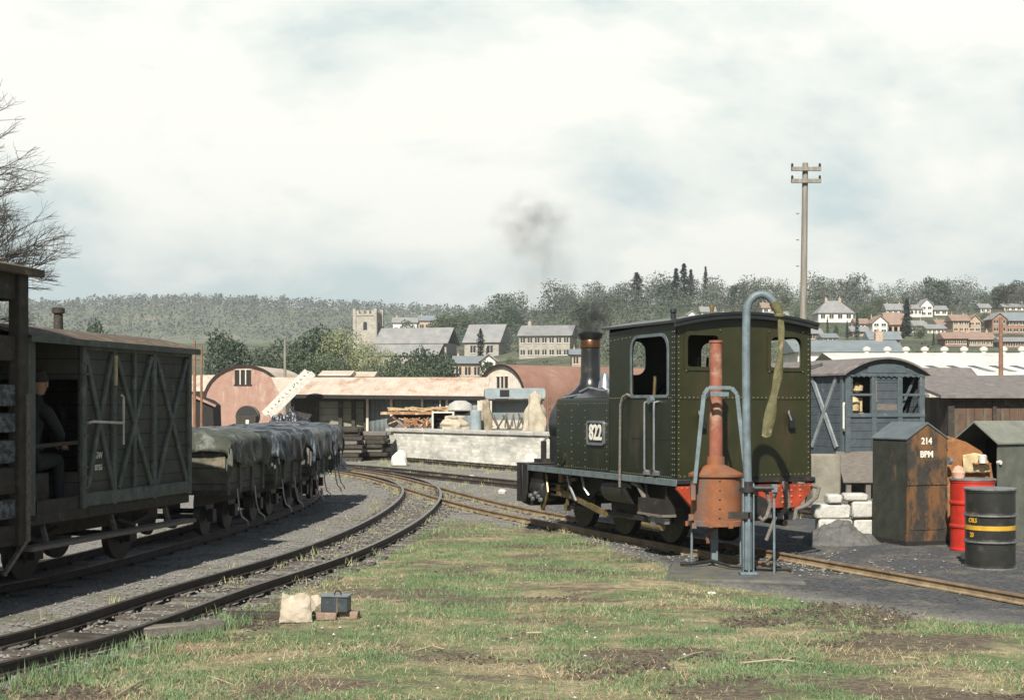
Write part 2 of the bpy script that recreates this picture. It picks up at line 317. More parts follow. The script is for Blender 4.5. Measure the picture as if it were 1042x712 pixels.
# ---------------------------------------------------------------- terrain
CREST = [(-600,346),(0,346),(200,350),(360,350),(450,338),(520,326),(600,314),(700,307),(800,309),(870,306),(950,309),(1042,311),(1800,312)]
def lerp_t(T, x):
    if x <= T[0][0]: return T[0][1]
    for (a, b), (c, d) in zip(T, T[1:]):
        if x <= c: return b+(d-b)*(x-a)/(c-a)
    return T[-1][1]
def sm(a, b, x): t = min(1, max(0, (x-a)/(b-a))); return t*t*(3-2*t)
def terrain(x, y):
    if y < 20: base = 0
    else:
        px = CX+F*x/y; cz = H+(CY-lerp_t(CREST, px))/F*420; t = min(1, max(0, (y-115)/305)); base = cz*(t*.75+.25*t*t) if t < 1 else cz
    return base
TRACKS = {
 'near': [(-7.2,1.5),(-5.6,5),(-4.3,8.2),(-3.55,10.0),(-3.2,11.2),(-2.84,13.3),(-2.2,16.5),(-1.82,20.2),(-1.68,24),(-1.75,27.5),(-2.05,30.5),(-2.75,33.6),(-4.1,37.2),(-6.6,41.5),(-10.5,46),(-17,51)],
 'loco': [(5.9,8.6),(4.53,12.0),(2.45,17.14),(0.15,22.8),(-.95,26.2),(-2.2,30.8),(-3.4,34.9),(-5.1,38.6),(-8.2,42.8),(-12.5,47),(-19,52)],
 'train': [(-9.2,5.6),(-7.4,8.6),(-6.2,11),(-5.35,13.1),(-4.9,14.6),(-4.52,17.2),(-4.2,20.4),(-4.0,24.4),(-4.25,28.6),(-5.0,32.6),(-6.6,37),(-9.3,41.5),(-14,46)],
 'siding': [(5.5,22.2),(2.6,27),(.35,31.0),(-1.5,34.5),(-3.7,38.8),(-6.5,42.6),(-10.6,46.6)],
 'wall': [(6.4,31.5),(3.0,35.2),(-.05,39.6),(-3.6,46),(-6.2,49.5)]}
TP = {k: spline(v) for k, v in TRACKS.items()}
def dist_track(x, y, k, lim=3):
    b = 99
    for p in TP[k][::2]:
        dx = p.x-x; dy = p.y-y
        if abs(dx) < lim and abs(dy) < lim: b = min(b, math.hypot(dx, dy))
    return b
def side_of(k, x, y):                      # + right of the track
    best = None
    P = TP[k]
    for i in range(0, len(P)-1, 3):
        d = (P[i].x-x)**2+(P[i].y-y)**2
        if best is None or d < best[0]: best = (d, i)
    i = best[1]; t = P[i+1]-P[i]; return (x-P[i].x)*t.y-(y-P[i].y)*t.x > 0
EDGE = [(-5,22.5),(-1.7,23.2),(-.4,22.3),(.7,20.8),(1.2,18.4),(1.75,16.4),(1.95,14.9),(2.5,13.9),(3.4,12.7),(4.3,11.8),(5.4,11.0),(7,10)]   # far border of the turf: y as function of x
def grass_mask(x, y):
    if y > 24 or y < 2: return 0
    ey = lerp_t(EDGE, x)+noise.noise(Vector((x*1.3, y*1.3, 0)))*.35
    m = sm(0, .9, ey-y)
    dt = dist_track(x, y, 'near', 2.5)
    if dt < 5: m *= sm(.50, .80, dt+noise.noise(Vector((x*2, y*2, 3)))*.12)
    if m > 0 and not side_of('near', x, y): m = 0
    return m
def soil_mask(x, y):          # bare trodden earth: a worn corner at lower right, a strip by the straw heap and scattered patches
    f = noise.fractal(Vector((x*.75+3.3, y*.95, 6)), 1, 2, 5)
    b = .34*math.exp(-((x-2.6)/1.5)**2-((y-10.2)/1.5)**2)+.22*math.exp(-((x-.9)/1.0)**2-((y-8.9)/.7)**2)+.30*math.exp(-((x+1.0)/.9)**2-((y-13.2)/.5)**2)+.25*math.exp(-((x-1.5)/.7)**2-((y-15.6)/1.2)**2)
    return sm(.18, .50, f+b)*.85
xs = [-2500,-1500,-900,-500,-300,-180,-110,-70,-45,-30,-22,-17,-14]+[-12+.2*i for i in range(121)]+[14,17,22,30,45,70,110,180,300,500,900,1500,2500]
ys = [-60,-20,-6,0,2,3.5]+[5+.2*i for i in range(226)]+[51+1.5*i for i in range(1,20)]+[82,90,100,110,115,122,130,140]+[150+10*i for i in range(28)]+[440,480,540,620,800,1100,1600,2400,4000]
vs = []; msk = []; ashm = []; soilm = []
for y in ys:
    for x in xs:
        if -13 < x < 13 and 3 < y < 52:
            g = grass_mask(x, y); b = noise.fractal(Vector((x*.5, y*.5, 2)), 1, 2, 5)*.035*g+noise.noise(Vector((x*2.5, y*2.5, 8)))*.012
            dl = dist_track(x, y, 'near', 2); b -= .03*(1-sm(.4, 1.1, dl)) if dl < 2 else 0
            a = sm(-.6, .6, y-lerp_t(EDGE, x)) if x > .6 else 0
            if x > .6 and y > 22: a *= 1-sm(22, 28, y)*.6
            so_ = soil_mask(x, y) if g > 0 else 0
        else: g = 0; b = 0; a = .3; so_ = 0
        soilm.append(so_)
        vs.append((x, y, terrain(x, y)+b)); msk.append(g); ashm.append(a)
nx = len(xs); fs = [(j*nx+i, j*nx+i+1, (j+1)*nx+i+1, (j+1)*nx+i) for j in range(len(ys)-1) for i in range(nx-1)]
me = bpy.data.meshes.new('ground'); me.from_pydata(vs, [], fs)
for nm, arr in (('turf', msk), ('ash', ashm), ('bare', soilm)):
    at = me.attributes.new(nm, 'FLOAT', 'POINT'); at.data.foreach_set('value', arr)
me.polygons.foreach_set('use_smooth', [True]*len(fs))
gm = bpy.data.materials.new('yard_ground'); gm.use_nodes = True; t = gm.node_tree; n = t.nodes.new; l = t.links.new; b = t.nodes['Principled BSDF']
b.inputs['Roughness'].default_value = .92; b.inputs['Specular IOR Level'].default_value = .2
tc = n('ShaderNodeTexCoord')
def nz(s, d=8, r=.65, loc=(0,0,0), st=(1,1,1)):
    q = n('ShaderNodeMapping'); q.inputs['Location'].default_value = loc; q.inputs['Scale'].default_value = st; l(tc.outputs['Object'], q.inputs[0])
    x = n('ShaderNodeTexNoise'); x.inputs['Scale'].default_value = s; x.inputs['Detail'].default_value = d; x.inputs['Roughness'].default_value = r; l(q.outputs[0], x.inputs[0]); return x.outputs[0]
def rng(v, a, c, o0=0., o1=1.):
    x = n('ShaderNodeMapRange'); l(v, x.inputs[0]); x.inputs[1].default_value = a; x.inputs[2].default_value = c; x.inputs[3].default_value = o0; x.inputs[4].default_value = o1; return x.outputs[0]
def mx(f, a, c):
    x = n('ShaderNodeMix'); x.data_type = 'RGBA'; l(f, x.inputs[0])
    for i, v in ((6, a), (7, c)):
        if isinstance(v, tuple): x.inputs[i].default_value = (*v, 1)
        else: l(v, x.inputs[i])
    return x.outputs[2]
def mt(op, a, c):
    x = n('ShaderNodeMath'); x.operation = op
    for i, v in ((0, a), (1, c)):
        if isinstance(v, (int, float)): x.inputs[i].default_value = v
        else: l(v, x.inputs[i])
    return x.outputs[0]
gravel = mx(rng(nz(22), .35, .65), (.12,.115,.105), (.33,.315,.28)); gravel = mx(rng(nz(1.2, loc=(4,1,0)), .5, .68), gravel, (.13,.13,.085))
ashc = mx(rng(nz(14), .35, .65), (.045,.048,.052), (.115,.118,.12)); ashc = mx(rng(nz(1.6, 9, .7, loc=(7,3,0)), .50, .60), ashc, mx(rng(nz(20), .4, .6), (.09,.085,.07), (.21,.195,.16)))
straw = mx(rng(nz(12, loc=(2,2,0)), .35, .65), (.22,.18,.11), (.42,.36,.22)); turf = mx(rng(nz(9, loc=(1,6,0)), .38, .62), (.10,.135,.06), (.20,.235,.11))
turf = mx(rng(nz(.75, 6, loc=(3,9,0), st=(1,1.3,1)), .44, .58), turf, straw)
soil = mx(rng(nz(16), .4, .6), (.10,.082,.058), (.19,.155,.11)); turf = mx(rng(nz(1.1, 8, .7, loc=(11,3,0), st=(.8,1.4,1)), .50, .60), turf, soil)
a3 = n('ShaderNodeAttribute'); a3.attribute_name = 'bare'
turf = mx(rng(mt('ADD', a3.outputs['Fac'], mt('MULTIPLY', mt('SUBTRACT', nz(5, 9, .7, loc=(8,1,0)), .5), 1.2)), .35, .7), turf, soil)
a1 = n('ShaderNodeAttribute'); a1.attribute_name = 'turf'; a2 = n('ShaderNodeAttribute'); a2.attribute_name = 'ash'
base = mx(a2.outputs['Fac'], gravel, ashc)
tf = rng(mt('ADD', a1.outputs['Fac'], mt('MULTIPLY', mt('SUBTRACT', nz(2.6, 9, .7, loc=(5,5,0)), .5), 2.0)), .35, .65)
near = mx(tf, base, turf)
sp = n('ShaderNodeSeparateXYZ'); l(tc.outputs['Object'], sp.inputs[0])
field = mx(rng(nz(.02, 6), .42, .58), (.10,.125,.065), (.15,.15,.10)); field = mx(rng(nz(.06, 6, loc=(9,0,0)), .45, .58), field, (.07,.075,.05))
l(mx(rng(sp.outputs[1], 60, 110), near, field), b.inputs['Base Color'])
bn = n('ShaderNodeBump'); bn.inputs['Strength'].default_value = .9; bn.inputs['Distance'].default_value = .03
l(mt('ADD', nz(30, 5), mt('MULTIPLY', nz(6, 5), 1.5)), bn.inputs['Height']); l(bn.outputs[0], b.inputs['Normal'])
me.materials.append(gm); g = bpy.data.objects.new('ground', me); C.objects.link(g); tag(g, 'yard ground of ash, gravel and worn turf', kind='structure')

# far wooded ridge
HC = [(-700,322),(-100,318),(60,316),(100,312),(200,311),(300,314),(380,318),(450,322),(560,327),(700,331),(900,335),(1400,338)]
pxs = list(range(-800, 1500, 12)); ds = [560,620,700,780,860,940,1020,1100,1180,1260,1330,1400,1500,1700]
def hillz(px, d):
    cz = H+(CY-lerp_t(HC, px))/F*1300; t = sm(540, 1320, d)
    return -2+(cz+2)*t+noise.noise(Vector((WX(px, d)*.004, d*.004, 1)))*9*t*(1-t)*2-(max(0, d-1400)*.1)
vs = [(WX(p, d), d, hillz(p, d)) for d in ds for p in pxs]; nx = len(pxs)
fs = [(j*nx+i, j*nx+i+1, (j+1)*nx+i+1, (j+1)*nx+i) for j in range(len(ds)-1) for i in range(nx-1)]
o = MB().add(vs, fs).build('hill', m_hillm, recalc=False); tag(o, 'long wooded ridge on the horizon', kind='structure')

# ---------------------------------------------------------------- tracks
def track(key, name, label, railmat, topmat, z0=0, only_left_from=None, sl=True, sstep=.62, group='narrow gauge tracks', near_cut=None):
    P = TP[key]; root = thing(name, label, 'railway track', (P[0].x, P[0].y, 0), 0, group); off = Vector((P[0].x, P[0].y, 0))
    prof = [(-.04,0),(.04,0),(.04,.010),(.008,.018),(.008,.062),(.024,.070),(.024,.088),(-.024,.088),(-.024,.070),(-.008,.062),(-.008,.018),(-.04,.010)]
    for sgn in (-1, 1):
        mb = MB(); vs = []; k = len(prof); cnt = 0
        for i, p in enumerate(P):
            tt = (P[min(i+1,len(P)-1)]-P[max(i-1,0)]).normalized(); nr = Vector((tt.y, -tt.x, 0)); c = p+nr*sgn*.37
            if near_cut and sgn == -1 and p.y < near_cut: continue
            cnt += 1
            vs += [c+nr*a+Vector((0,0,z0+.012+bz))-off for a, bz in prof]
        fs = [(i*k+j, i*k+(j+1)%k, (i+1)*k+(j+1)%k, (i+1)*k+j) for i in range(cnt-1) for j in range(k)]
        ms = [1 if j in (6,) else 0 for i in range(cnt-1) for j in range(k)]
        mb.add(vs, fs); mb.m = ms; mb.build('rail', [railmat, topmat], root, smooth=False)
    if sl:
        ln = sum((P[i+1]-P[i]).length for i in range(len(P)-1)); mb = MB(); s = .2; rs = random.Random(3)
        while s < ln-.2:
            p, d = at_len(P, s)
            if near_cut and p.y < near_cut+.6: s += sstep; continue
            a = math.atan2(d.y, d.x)+rs.uniform(-.04,.04); r = Matrix.Rotation(a, 3, 'Z')
            q = p-off; mb.box((q.x+rs.uniform(-.03,.03), q.y, z0-.042+rs.uniform(-.014,.010)), (.20, 1.30, .08), 0, r)
            for sg in (-1,1):
                for e_ in (-1, 1):
                    c = q+Vector((d.y,-d.x,0))*(sg*.37+e_*.055); mb.box((c.x, c.y, z0+.014), (.05,.04,.035), 1, r)
            s += sstep*rs.uniform(.94,1.06)
        mb.build('sleepers', [m_sleeper, m_rail], root, smooth=False, bevel=.006)
    return root
track('near', 'curved_track', 'curving narrow gauge track in the left foreground with dark rails and weedy sleepers', m_rail, m_railtop)
track('loco', 'straight_track', 'narrow gauge track under the tank locomotive, one rail partly buried in ash', m_railtan, m_railrusttop, z0=-.004, near_cut=15.3)
track('train', 'wagon_track', 'narrow gauge track carrying the row of wagons', m_rail, m_railrusttop, z0=.001)
track('siding', 'siding_track', 'dark siding track in front of the locomotive, second from the stone wall', m_rail, m_rail, z0=-.006)
track('wall', 'platform_track', 'grassy siding track at the foot of the pale stone wall', m_rail, m_rail, z0=-.008)
# fishplate on visible rail
P = TP['loco']; a = G(917, 588, .08)
# ballast and loose stones (stuff)
def stones(name, label, n_, fn, m, smin, smax, seed):
    rs = random.Random(seed); mb = MB(); k = 0; tries = 0
    while k < n_ and tries < n_*12:
        tries += 1; q = fn(rs)
        if q is None: continue
        s = rs.uniform(smin, smax)*rs.uniform(.6, 1); z = q[2] if len(q) > 2 else 0
        v = [Vector((rs.uniform(.6,1)*a, rs.uniform(.6,1)*b_, rs.uniform(.5,.9)*c_))*s for a, b_, c_ in ((1,0,0),(-1,0,0),(0,1,0),(0,-1,0),(0,0,.8),(0,0,-.5))]
        rt = Matrix.Rotation(rs.uniform(0,6), 3, 'Z'); v = [rt @ u + Vector((q[0], q[1], z+s*.25)) for u in v]
        mb.add(v, [(0,2,4),(2,1,4),(1,3,4),(3,0,4),(2,0,5),(1,2,5),(3,1,5),(0,3,5)]); k += 1
    o = mb.build(name, m, smooth=False); tag(o, label, kind='stuff'); return o
def near_stone(rs):
    k = rs.choice(['near','near','train','loco','loco']); P = TP[k]; p = P[rs.randrange(len(P))]
    if p.y < 6 or p.y > 40: return None
    x = p.x+rs.gauss(0, .75); y = p.y+rs.uniform(-.2,.2)
    if k == 'loco' and p.y < 15: return None
    if grass_mask(x, y) > .4 and rs.random() < .9: return None
    return (x, y)
m_ballast = mat('ballast', (.27,.255,.22), (.10,.095,.085), scale=3, bump=.2)
stones('ballast', 'grey ballast stones scattered along the tracks', 20000, near_stone, m_ballast, .012, .034, 5)
def mid_stone(rs):
    y = rs.uniform(8, 34); x = rs.uniform(-6, -1)
    if dist_track(x, y, 'near', 2.5) < .9 or side_of('near', x, y): return None
    return (x, y)
stones('gravel', 'fine gravel between the wagon track and the curved track', 9000, mid_stone, m_ballast, .008, .022, 6)
m_clink = mat('clinker', (.10,.10,.10), (.04,.04,.04), rust=(.20,.18,.15), rt=.66, scale=3, bump=.2)
def ash_stone(rs):
    y = rs.uniform(10.5, 20); x = rs.uniform(.5, 8)
    if y < lerp_t(EDGE, x)+.1: return None
    return (x, y)
stones('cinders', 'dark cinders strewn over the ash around the water crane and drums', 5000, ash_stone, m_clink, .006, .022, 8)

# ---------------------------------------------------------------- grass
def blades(name, label, n_, colm, seed, hmin, hmax, wd, lay, dens):
    rs = random.Random(seed); mb = MB(); vs = []; fs = []; k = 0; tr = 0
    while k < n_ and tr < n_*6:
        tr += 1; y = 4.6+18*rs.random()**1.35; xl = -.40*y; x = rs.uniform(xl, .40*y)
        g_ = grass_mask(x, y) if (tr % 1 == 0) else 1
        if g_ < .35: continue
        dn = noise.fractal(Vector((x*.9+seed, y*.9, 0)), 1, 2, 4)
        if dens(dn, x, y)*(1-.85*soil_mask(x, y)) < rs.random(): continue
        zb = noise.fractal(Vector((x*.5, y*.5, 2)), 1, 2, 5)*.035*g_-.006
        nb = 5
        for q in range(nb):
            h = rs.uniform(hmin, hmax)*(1.25 if dn > .2 else 1); a = rs.uniform(0, 6.28); bx = x+rs.gauss(0,.018); by = y+rs.gauss(0,.018); dx = math.cos(a)*wd; dy = math.sin(a)*wd
            le = rs.uniform(.2, 1)*lay; la = rs.uniform(0, 6.28); ox = math.cos(la)*le*h; oy = math.sin(la)*le*h; zt = zb+h*max(.12, 1-le*.75); i0 = len(vs)
            vs += [(bx-dx, by-dy, zb), (bx+dx, by+dy, zb), (bx+ox*.45+dx*.8, by+oy*.45+dy*.8, zb+(zt-zb)*.6), (bx+ox*.45-dx*.8, by+oy*.45-dy*.8, zb+(zt-zb)*.6), (bx+ox, by+oy, zt)]
            fs += [(i0,i0+1,i0+2,i0+3), (i0+3,i0+2,i0+4)]
        k += 1
    mb.add(vs, fs); o = mb.build(name, colm, recalc=False, smooth=False); tag(o, label, kind='stuff'); return o
m_gr = mat('grass_green', (.18,.255,.125), (.10,.165,.07), scale=1.5, bump=0, rough=.6, spec=.3)
m_gr2 = mat('grass_yellow', (.36,.36,.19), (.24,.25,.13), scale=1.5, bump=0, rough=.7, spec=.3)
m_gr3 = mat('grass_dead', (.48,.40,.25), (.30,.23,.14), scale=1.5, bump=0, rough=.8, spec=.2)
blades('grass', 'short green grass of the worn turf', 24000, m_gr, 1, .018, .06, .0028, .9, lambda d, x, y: sm(-.15, .25, d)*(1 if y > 9.6 or x < -2 else .45))
blades('dry_grass', 'yellowing grass tufts mixed into the turf', 9000, m_gr2, 21, .015, .045, .0028, 1.2, lambda d, x, y: sm(-.2, .3, d)*.8+.1)
blades('dead_grass', 'flattened dead straw and litter on the turf', 17000, m_gr3, 33, .03, .09, .0025, 2.2, lambda d, x, y: (sm(-.1, .3, d)+.25*(y < 10.5 and x < 1))*(1 if y < 13 else .4)+.06)
def wisps(rs):
    return None
# clumps along rails & far weeds
def weeds(name, label, pts_fn, n_, m, hmin, hmax, seed, wd=.006):
    rs = random.Random(seed); vs = []; fs = []
    for _ in range(n_):
        q = pts_fn(rs)
        if q is None: continue
        for k in range(12):
            h = rs.uniform(hmin, hmax); a = rs.uniform(0, 6.28); bx = q[0]+rs.gauss(0,.05); by = q[1]+rs.gauss(0,.05); dx = math.cos(a)*wd; dy = math.sin(a)*wd; i0 = len(vs)
            vs += [(bx-dx,by-dy,-.01),(bx+dx,by+dy,-.01),(bx+rs.gauss(0,.35)*h, by+rs.gauss(0,.35)*h, h)]; fs.append((i0,i0+1,i0+2))
    o = MB().add(vs, fs).build(name, m, recalc=False, smooth=False); tag(o, label, kind='stuff')
def w_a(rs):
    k = rs.choice(['near','near','siding','wall','wall','wall','loco']); P = TP[k]; p = P[rs.randrange(len(P))]
    if p.y < 7 or (k == 'loco' and p.y < 17): return None
    if k == 'near' and noise.noise(Vector((p.x, p.y, 4))) < 0: return None
    return (p.x+rs.gauss(0, .6 if k != 'wall' else 1.2), p.y+rs.uniform(-.3,.3))
weeds('weeds', 'low weeds growing between the rails and sleepers', w_a, 1500, m_gr2, .03, .11, 9)
def w_b(rs):
    y = rs.uniform(10.5, 12.6); return (-3.4-(12.6-y)*-.0+(12.6-y)*-.25+rs.gauss(.75,.16), y-1.9)
# tussocks beside the near rail
def w_c(rs):
    P = TP['near']; p = P[rs.randrange(14, 44)]; return (p.x+rs.uniform(.5, .95), p.y+rs.uniform(-.2,.2))
weeds('tussocks', 'taller grass tussocks along the curved track in the left foreground', w_c, 260, m_gr, .04, .11, 10, .004)

def w_d(rs):
    y = 5.5+14*rs.random()**1.3; x = rs.uniform(-.4*y, .4*y)
    return (x, y) if grass_mask(x, y) > .4 and noise.noise(Vector((x*.7, y*.7, 9))) > -.05 and soil_mask(x, y) < .3 else None
weeds('tussocks', 'small green tufts standing above the short turf', w_d, 1300, m_gr, .04, .095, 14, .0035)
m_soil = mat('soil', (.085,.065,.045), (.045,.035,.026), scale=3, bump=.3)
def w_e(rs):
    y = rs.uniform(6, 20); x = rs.uniform(-.4*y, .4*y)
    return (x, y) if grass_mask(x, y) > .2 and soil_mask(x, y) > .3 else None
stones('clods', 'brown crumbs of earth lying on bare patches of the turf', 6000, w_e, m_soil, .008, .026, 15)

# ================================================================ LOCOMOTIVE
RZ = R(22.1)
LO = Vector((2.707, 16.53, 0))
loco = thing('tank_locomotive', 'dark green riveted tank locomotive with tall chimney, number 822 on its side', 'locomotive', LO, RZ)
hw = .905
mb = MB(); mb.bb(-.93, .93, -.06, 4.5, .90, .95); mb.bb(-.935,-.925, -.06, 4.5, .875, .955, 1); mb.bb(.925,.935, -.06, 4.5, .875, .955, 1)
mb.build('footplate', [m_black, m_greypaint], loco, bevel=.004)
# cab sides with arched opening
def side_poly(): return [(0,.952),(1.73,.952),(1.73,2.70),(0,2.76)]
hole = rrect(.20, 1.10, 1.92, 2.60, .03, .16)
for sg in (-1, 1):
    mb = MB(); x0 = sg*hw; x1 = sg*(hw-.015)
    mb.prism(side_poly(), x0, x1, 'YZ', 0, [hole])
    xr = sg*(hw+.001); nn = (sg,0,0)
    for y in (.035, .085): mb.rivets((xr,y,1.0),(xr,y,2.70), nn, .06, .010, 1)
    mb.rivets((xr,.12,.975),(xr,1.70,.975), nn, .05, .008, 1); mb.rivets((xr,.12,1.885),(xr,1.70,1.885), nn, .05, .008, 1)
    mb.rivets((xr,1.15,2.62),(xr,1.68,2.60), nn, .09, .008, 1)
    for y in (.14,): mb.bb(sg*hw, sg*(hw+.006), y-.0, 1.12, 1.40, 1.415, 0)
    mb.build('cab_side', [m_side, m_rivet], loco)
    mb = MB(); o_ = rrect(.165, 1.135, 1.885, 2.635, .04, .18); i_ = rrect(.20, 1.10, 1.92, 2.60, .03, .16)
    mb.prism(o_, sg*(hw+.001), sg*(hw+.014), 'YZ', 0, [i_]); mb.build('opening_rim', m_greypaint, loco)
# rear sheet
def arch_top(x, z0=2.755, rise=.115): return z0+rise*(1-(x/hw)**2)
top = [(hw-2*hw*i/14, arch_top(hw-2*hw*i/14)) for i in range(15)]
poly = [(-hw,.952),(hw,.952)]+top
wl = rrect(-.76,-.355, 2.24, 2.60, .03, .05); wr = rrect(.345,.765, 2.24, 2.60, .03, .08)
mb = MB(); mb.prism(poly, 0, .015, 'XZ', 0, [wl, wr])
for x in (-.87,.87): mb.rivets((x,-.001,1.0),(x,-.001,2.70),(0,-1,0), .06, .011, 1)
mb.rivets((-.85,-.001,.985),(.85,-.001,.985),(0,-1,0), .055, .011, 1)
mb.rivets((-.85,-.008,1.885),(.85,-.008,1.885),(0,-1,0), .055, .012, 1)
mb.bb(-hw,hw,-.006,0,1.865,1.905,0)
mb.build('rear_sheet', [m_green, m_rivet], loco)
for q, w_ in ((-1, (-.76,-.355)), (1, (.345,.765))):
    mb = MB(); mb.prism(rrect(w_[0]-.045, w_[1]+.045, 2.195, 2.645, .03, .05), -.014, -.001, 'XZ', 0, [rrect(w_[0], w_[1], 2.24, 2.60, .03, .05 if q < 0 else .08)])
    for cx_ in (w_[0]-.02, w_[1]+.02): 
        for cz_ in (2.66, 2.19): mb.rivets((cx_,-.014,cz_),(cx_+.001,-.014,cz_),(0,-1,0), .1, .012, 1)
    mb.build('window_frame', [m_green, m_brass], loco)
mb = MB(); mb.prism(poly, 1.715, 1.73, 'XZ', 0, [rrect(-.78,-.40,2.18,2.6,.12), rrect(.40,.78,2.18,2.6,.12)]); mb.build('front_sheet', m_side, loco)
# roof
rp = [(-.96+1.92*i/16, 2.765+.115*(1-((-.96+1.92*i/16)/.96)**2)) for i in range(17)]
mb = MB(); mb.prism(rp+[(x, z-.03) for x, z in reversed(rp)], -.10, 1.83, 'XZ', 0)
rp2 = [(-.955+1.91*i/16, 2.76+.115*(1-((-.955+1.91*i/16)/.96)**2)) for i in range(17)]
mb.prism([(x, z-.02) for x, z in rp2]+[(x, z-.075) for x, z in reversed(rp2)], -.085, -.05, 'XZ', 0)
mb.build('cab_roof', m_gloss, loco)
mb = MB(); mb.lathe([(.02,2.87),(.022,2.93),(.03,2.95),(.03,2.99),(.012,3.0)], (-.12,.55,0), 10); mb.build('whistle', m_brass, loco)
mb = MB(); mb.lathe([(.035,2.82),(.03,2.90),(.045,2.91),(.04,2.95),(.0,2.96)], (-.75,.35,-.03), 10); mb.build('ventilator', m_gloss, loco)
# interior
mb = MB(); mb.bb(-.88,.88,.02,1.7,.955,1.0); mb.lathe([(.0,1.55),(.46,1.55),(.46,1.70),(.0,1.70)], (0,0,1.62), 20, 0, 'Y')
for x in (-.2,.1,.25): mb.tube([(x,1.5,1.8),(x+.05,1.4,2.1),(x+.12,1.5,2.4)], .018, 6, 1)
mb.bb(-.5,.5,.03,.35,.96,1.75,0); mb.tube([(-.6,1.2,1.0),(-.62,1.05,2.15)], .02, 6, 1); mb.tube([(-.62,.5,1.85),(-.62,.42,2.1),(-.6,.55,2.12)], .015, 6, 1)
mb.build('cab_fittings', [m_gloss, m_brass], loco)
# side tanks
for sg in (-1,1):
    mb = MB(); prof = [(sg*.905,.952),(sg*.905,1.84)]+[(sg*(.905-.045+.045*math.cos(R(a))), 1.84+.045*math.sin(R(a))) for a in (30,60,90)]+[(sg*.48,1.885),(sg*.48,.952)]
    mb.prism(prof, 1.735, 3.36, 'XZ', 0); xr = sg*.906; nn = (sg,0,0)
    for y in (1.80, 2.44, 2.86, 3.30): mb.rivets((xr,y,1.0),(xr,y,1.82), nn, .085, .010, 1)
    for y in (2.65, 3.08): mb.rivets((xr,y,1.05),(xr,y,1.8), nn, .2, .008, 1)
    mb.rivets((xr,1.8,1.82),(xr,3.30,1.82), nn, .07, .007, 1); mb.rivets((xr,1.8,.985),(xr,3.30,.985), nn, .07, .007, 1)
    # hand-hole cover
    if sg < 0:
        mb.lathe([(.0,-.93),(.10,-.925),(.10,-.905),(.0,-.905)], (0,3.15,1.10), 14, 0, 'X')
    mb.build('side_tank', [m_side, m_rivet], loco)
# boiler, smokebox, cover
mb = MB(); mb.lathe([(.0,1.74),(.43,1.74),(.43,3.8),(.0,3.8)], (0,0,1.56), 28, 0, 'Y'); mb.build('boiler', m_gloss, loco)
mb = MB(); mb.lathe([(.0,3.38),(.50,3.38),(.505,4.55),(.48,4.58),(.40,4.60),(.36,4.66),(.2,4.70),(.0,4.70)], (0,0,1.50), 28, 0, 'Y'); mb.bb(-.48,.48,3.40,4.55,.952,1.45)
mb.rivets((-.50,4.5,1.2),(-.50,4.5,1.9),(-1,0,.01),.07,.010)
mb.build('smokebox', m_gloss, loco, bevel=.01)
mb = MB(); cv = [(x, 1.885+.17*math.cos(x/.60*1.5)) for x in [-.60+1.20*i/12 for i in range(13)]]
mb.prism(cv+[(.60,1.84),(-.60,1.84)], 1.75, 3.5, 'XZ', 0); mb.build('boiler_cover', m_gloss, loco)
mb = MB(); mb.lathe([(.36,1.86),(.33,1.95),(.23,2.02),(.165,2.10),(.142,2.20),(.135,2.62)], (0,4.2,0), 26, 0)
mb.lathe([(.136,2.61),(.145,2.62),(.148,2.72),(.14,2.735)], (0,4.2,0), 26, 1); mb.lathe([(.142,2.73),(.155,2.76),(.178,2.80),(.182,2.83),(.155,2.845),(.11,2.80)], (0,4.2,0), 26, 0)
mb.build('chimney', [m_gloss, m_copper], loco)
mb = MB(); mb.tube([(-.34,4.4,1.90),(-.33,3.9,1.94),(-.33,3.4,1.94)], .018, 7); mb.lathe([(.13,1.98),(.10,2.03),(.085,2.12),(.06,2.17),(.05,2.24),(.02,2.26)], (-.05,3.62,0), 16); mb.tube([(-.3,3.9,1.98),(-.3,3.6,2.04),(-.32,3.2,2.0),(-.34,2.6,1.96)], .022, 8)
mb.build('safety_valve', m_steel, loco)
# front beam
mb = MB(); bp = [(-.94,.97),(-.94,.50),(-.90,.40),(-.80,.36),(.80,.36),(.90,.40),(.94,.50),(.94,.97)]
mb.prism(bp, 4.5, 4.56, 'XZ'); mb.prism([(4.30,.97),(4.5,.97),(4.5,.40),(4.42,.42),(4.34,.55)], -.935,-.91,'YZ'); mb.bb(-.94,.94,4.4,4.72,.955,.975); mb.bb(-.94,-.915,4.5,4.70,.42,.97)
mb.build('front_buffer_beam', m_black, loco, bevel=.006)
mb = MB()
mb.box((-.55,4.62,1.13),(.07,.05,.30)); mb.box((-.42,4.62,1.16),(.05,.05,.36)); mb.box((-.48,4.62,1.0),(.36,.2,.05)); mb.tube([(-.55,4.62,1.28),(-.48,4.62,1.34),(-.42,4.62,1.28)], .015, 6)
mb.build('lamp_bracket', m_black, loco)
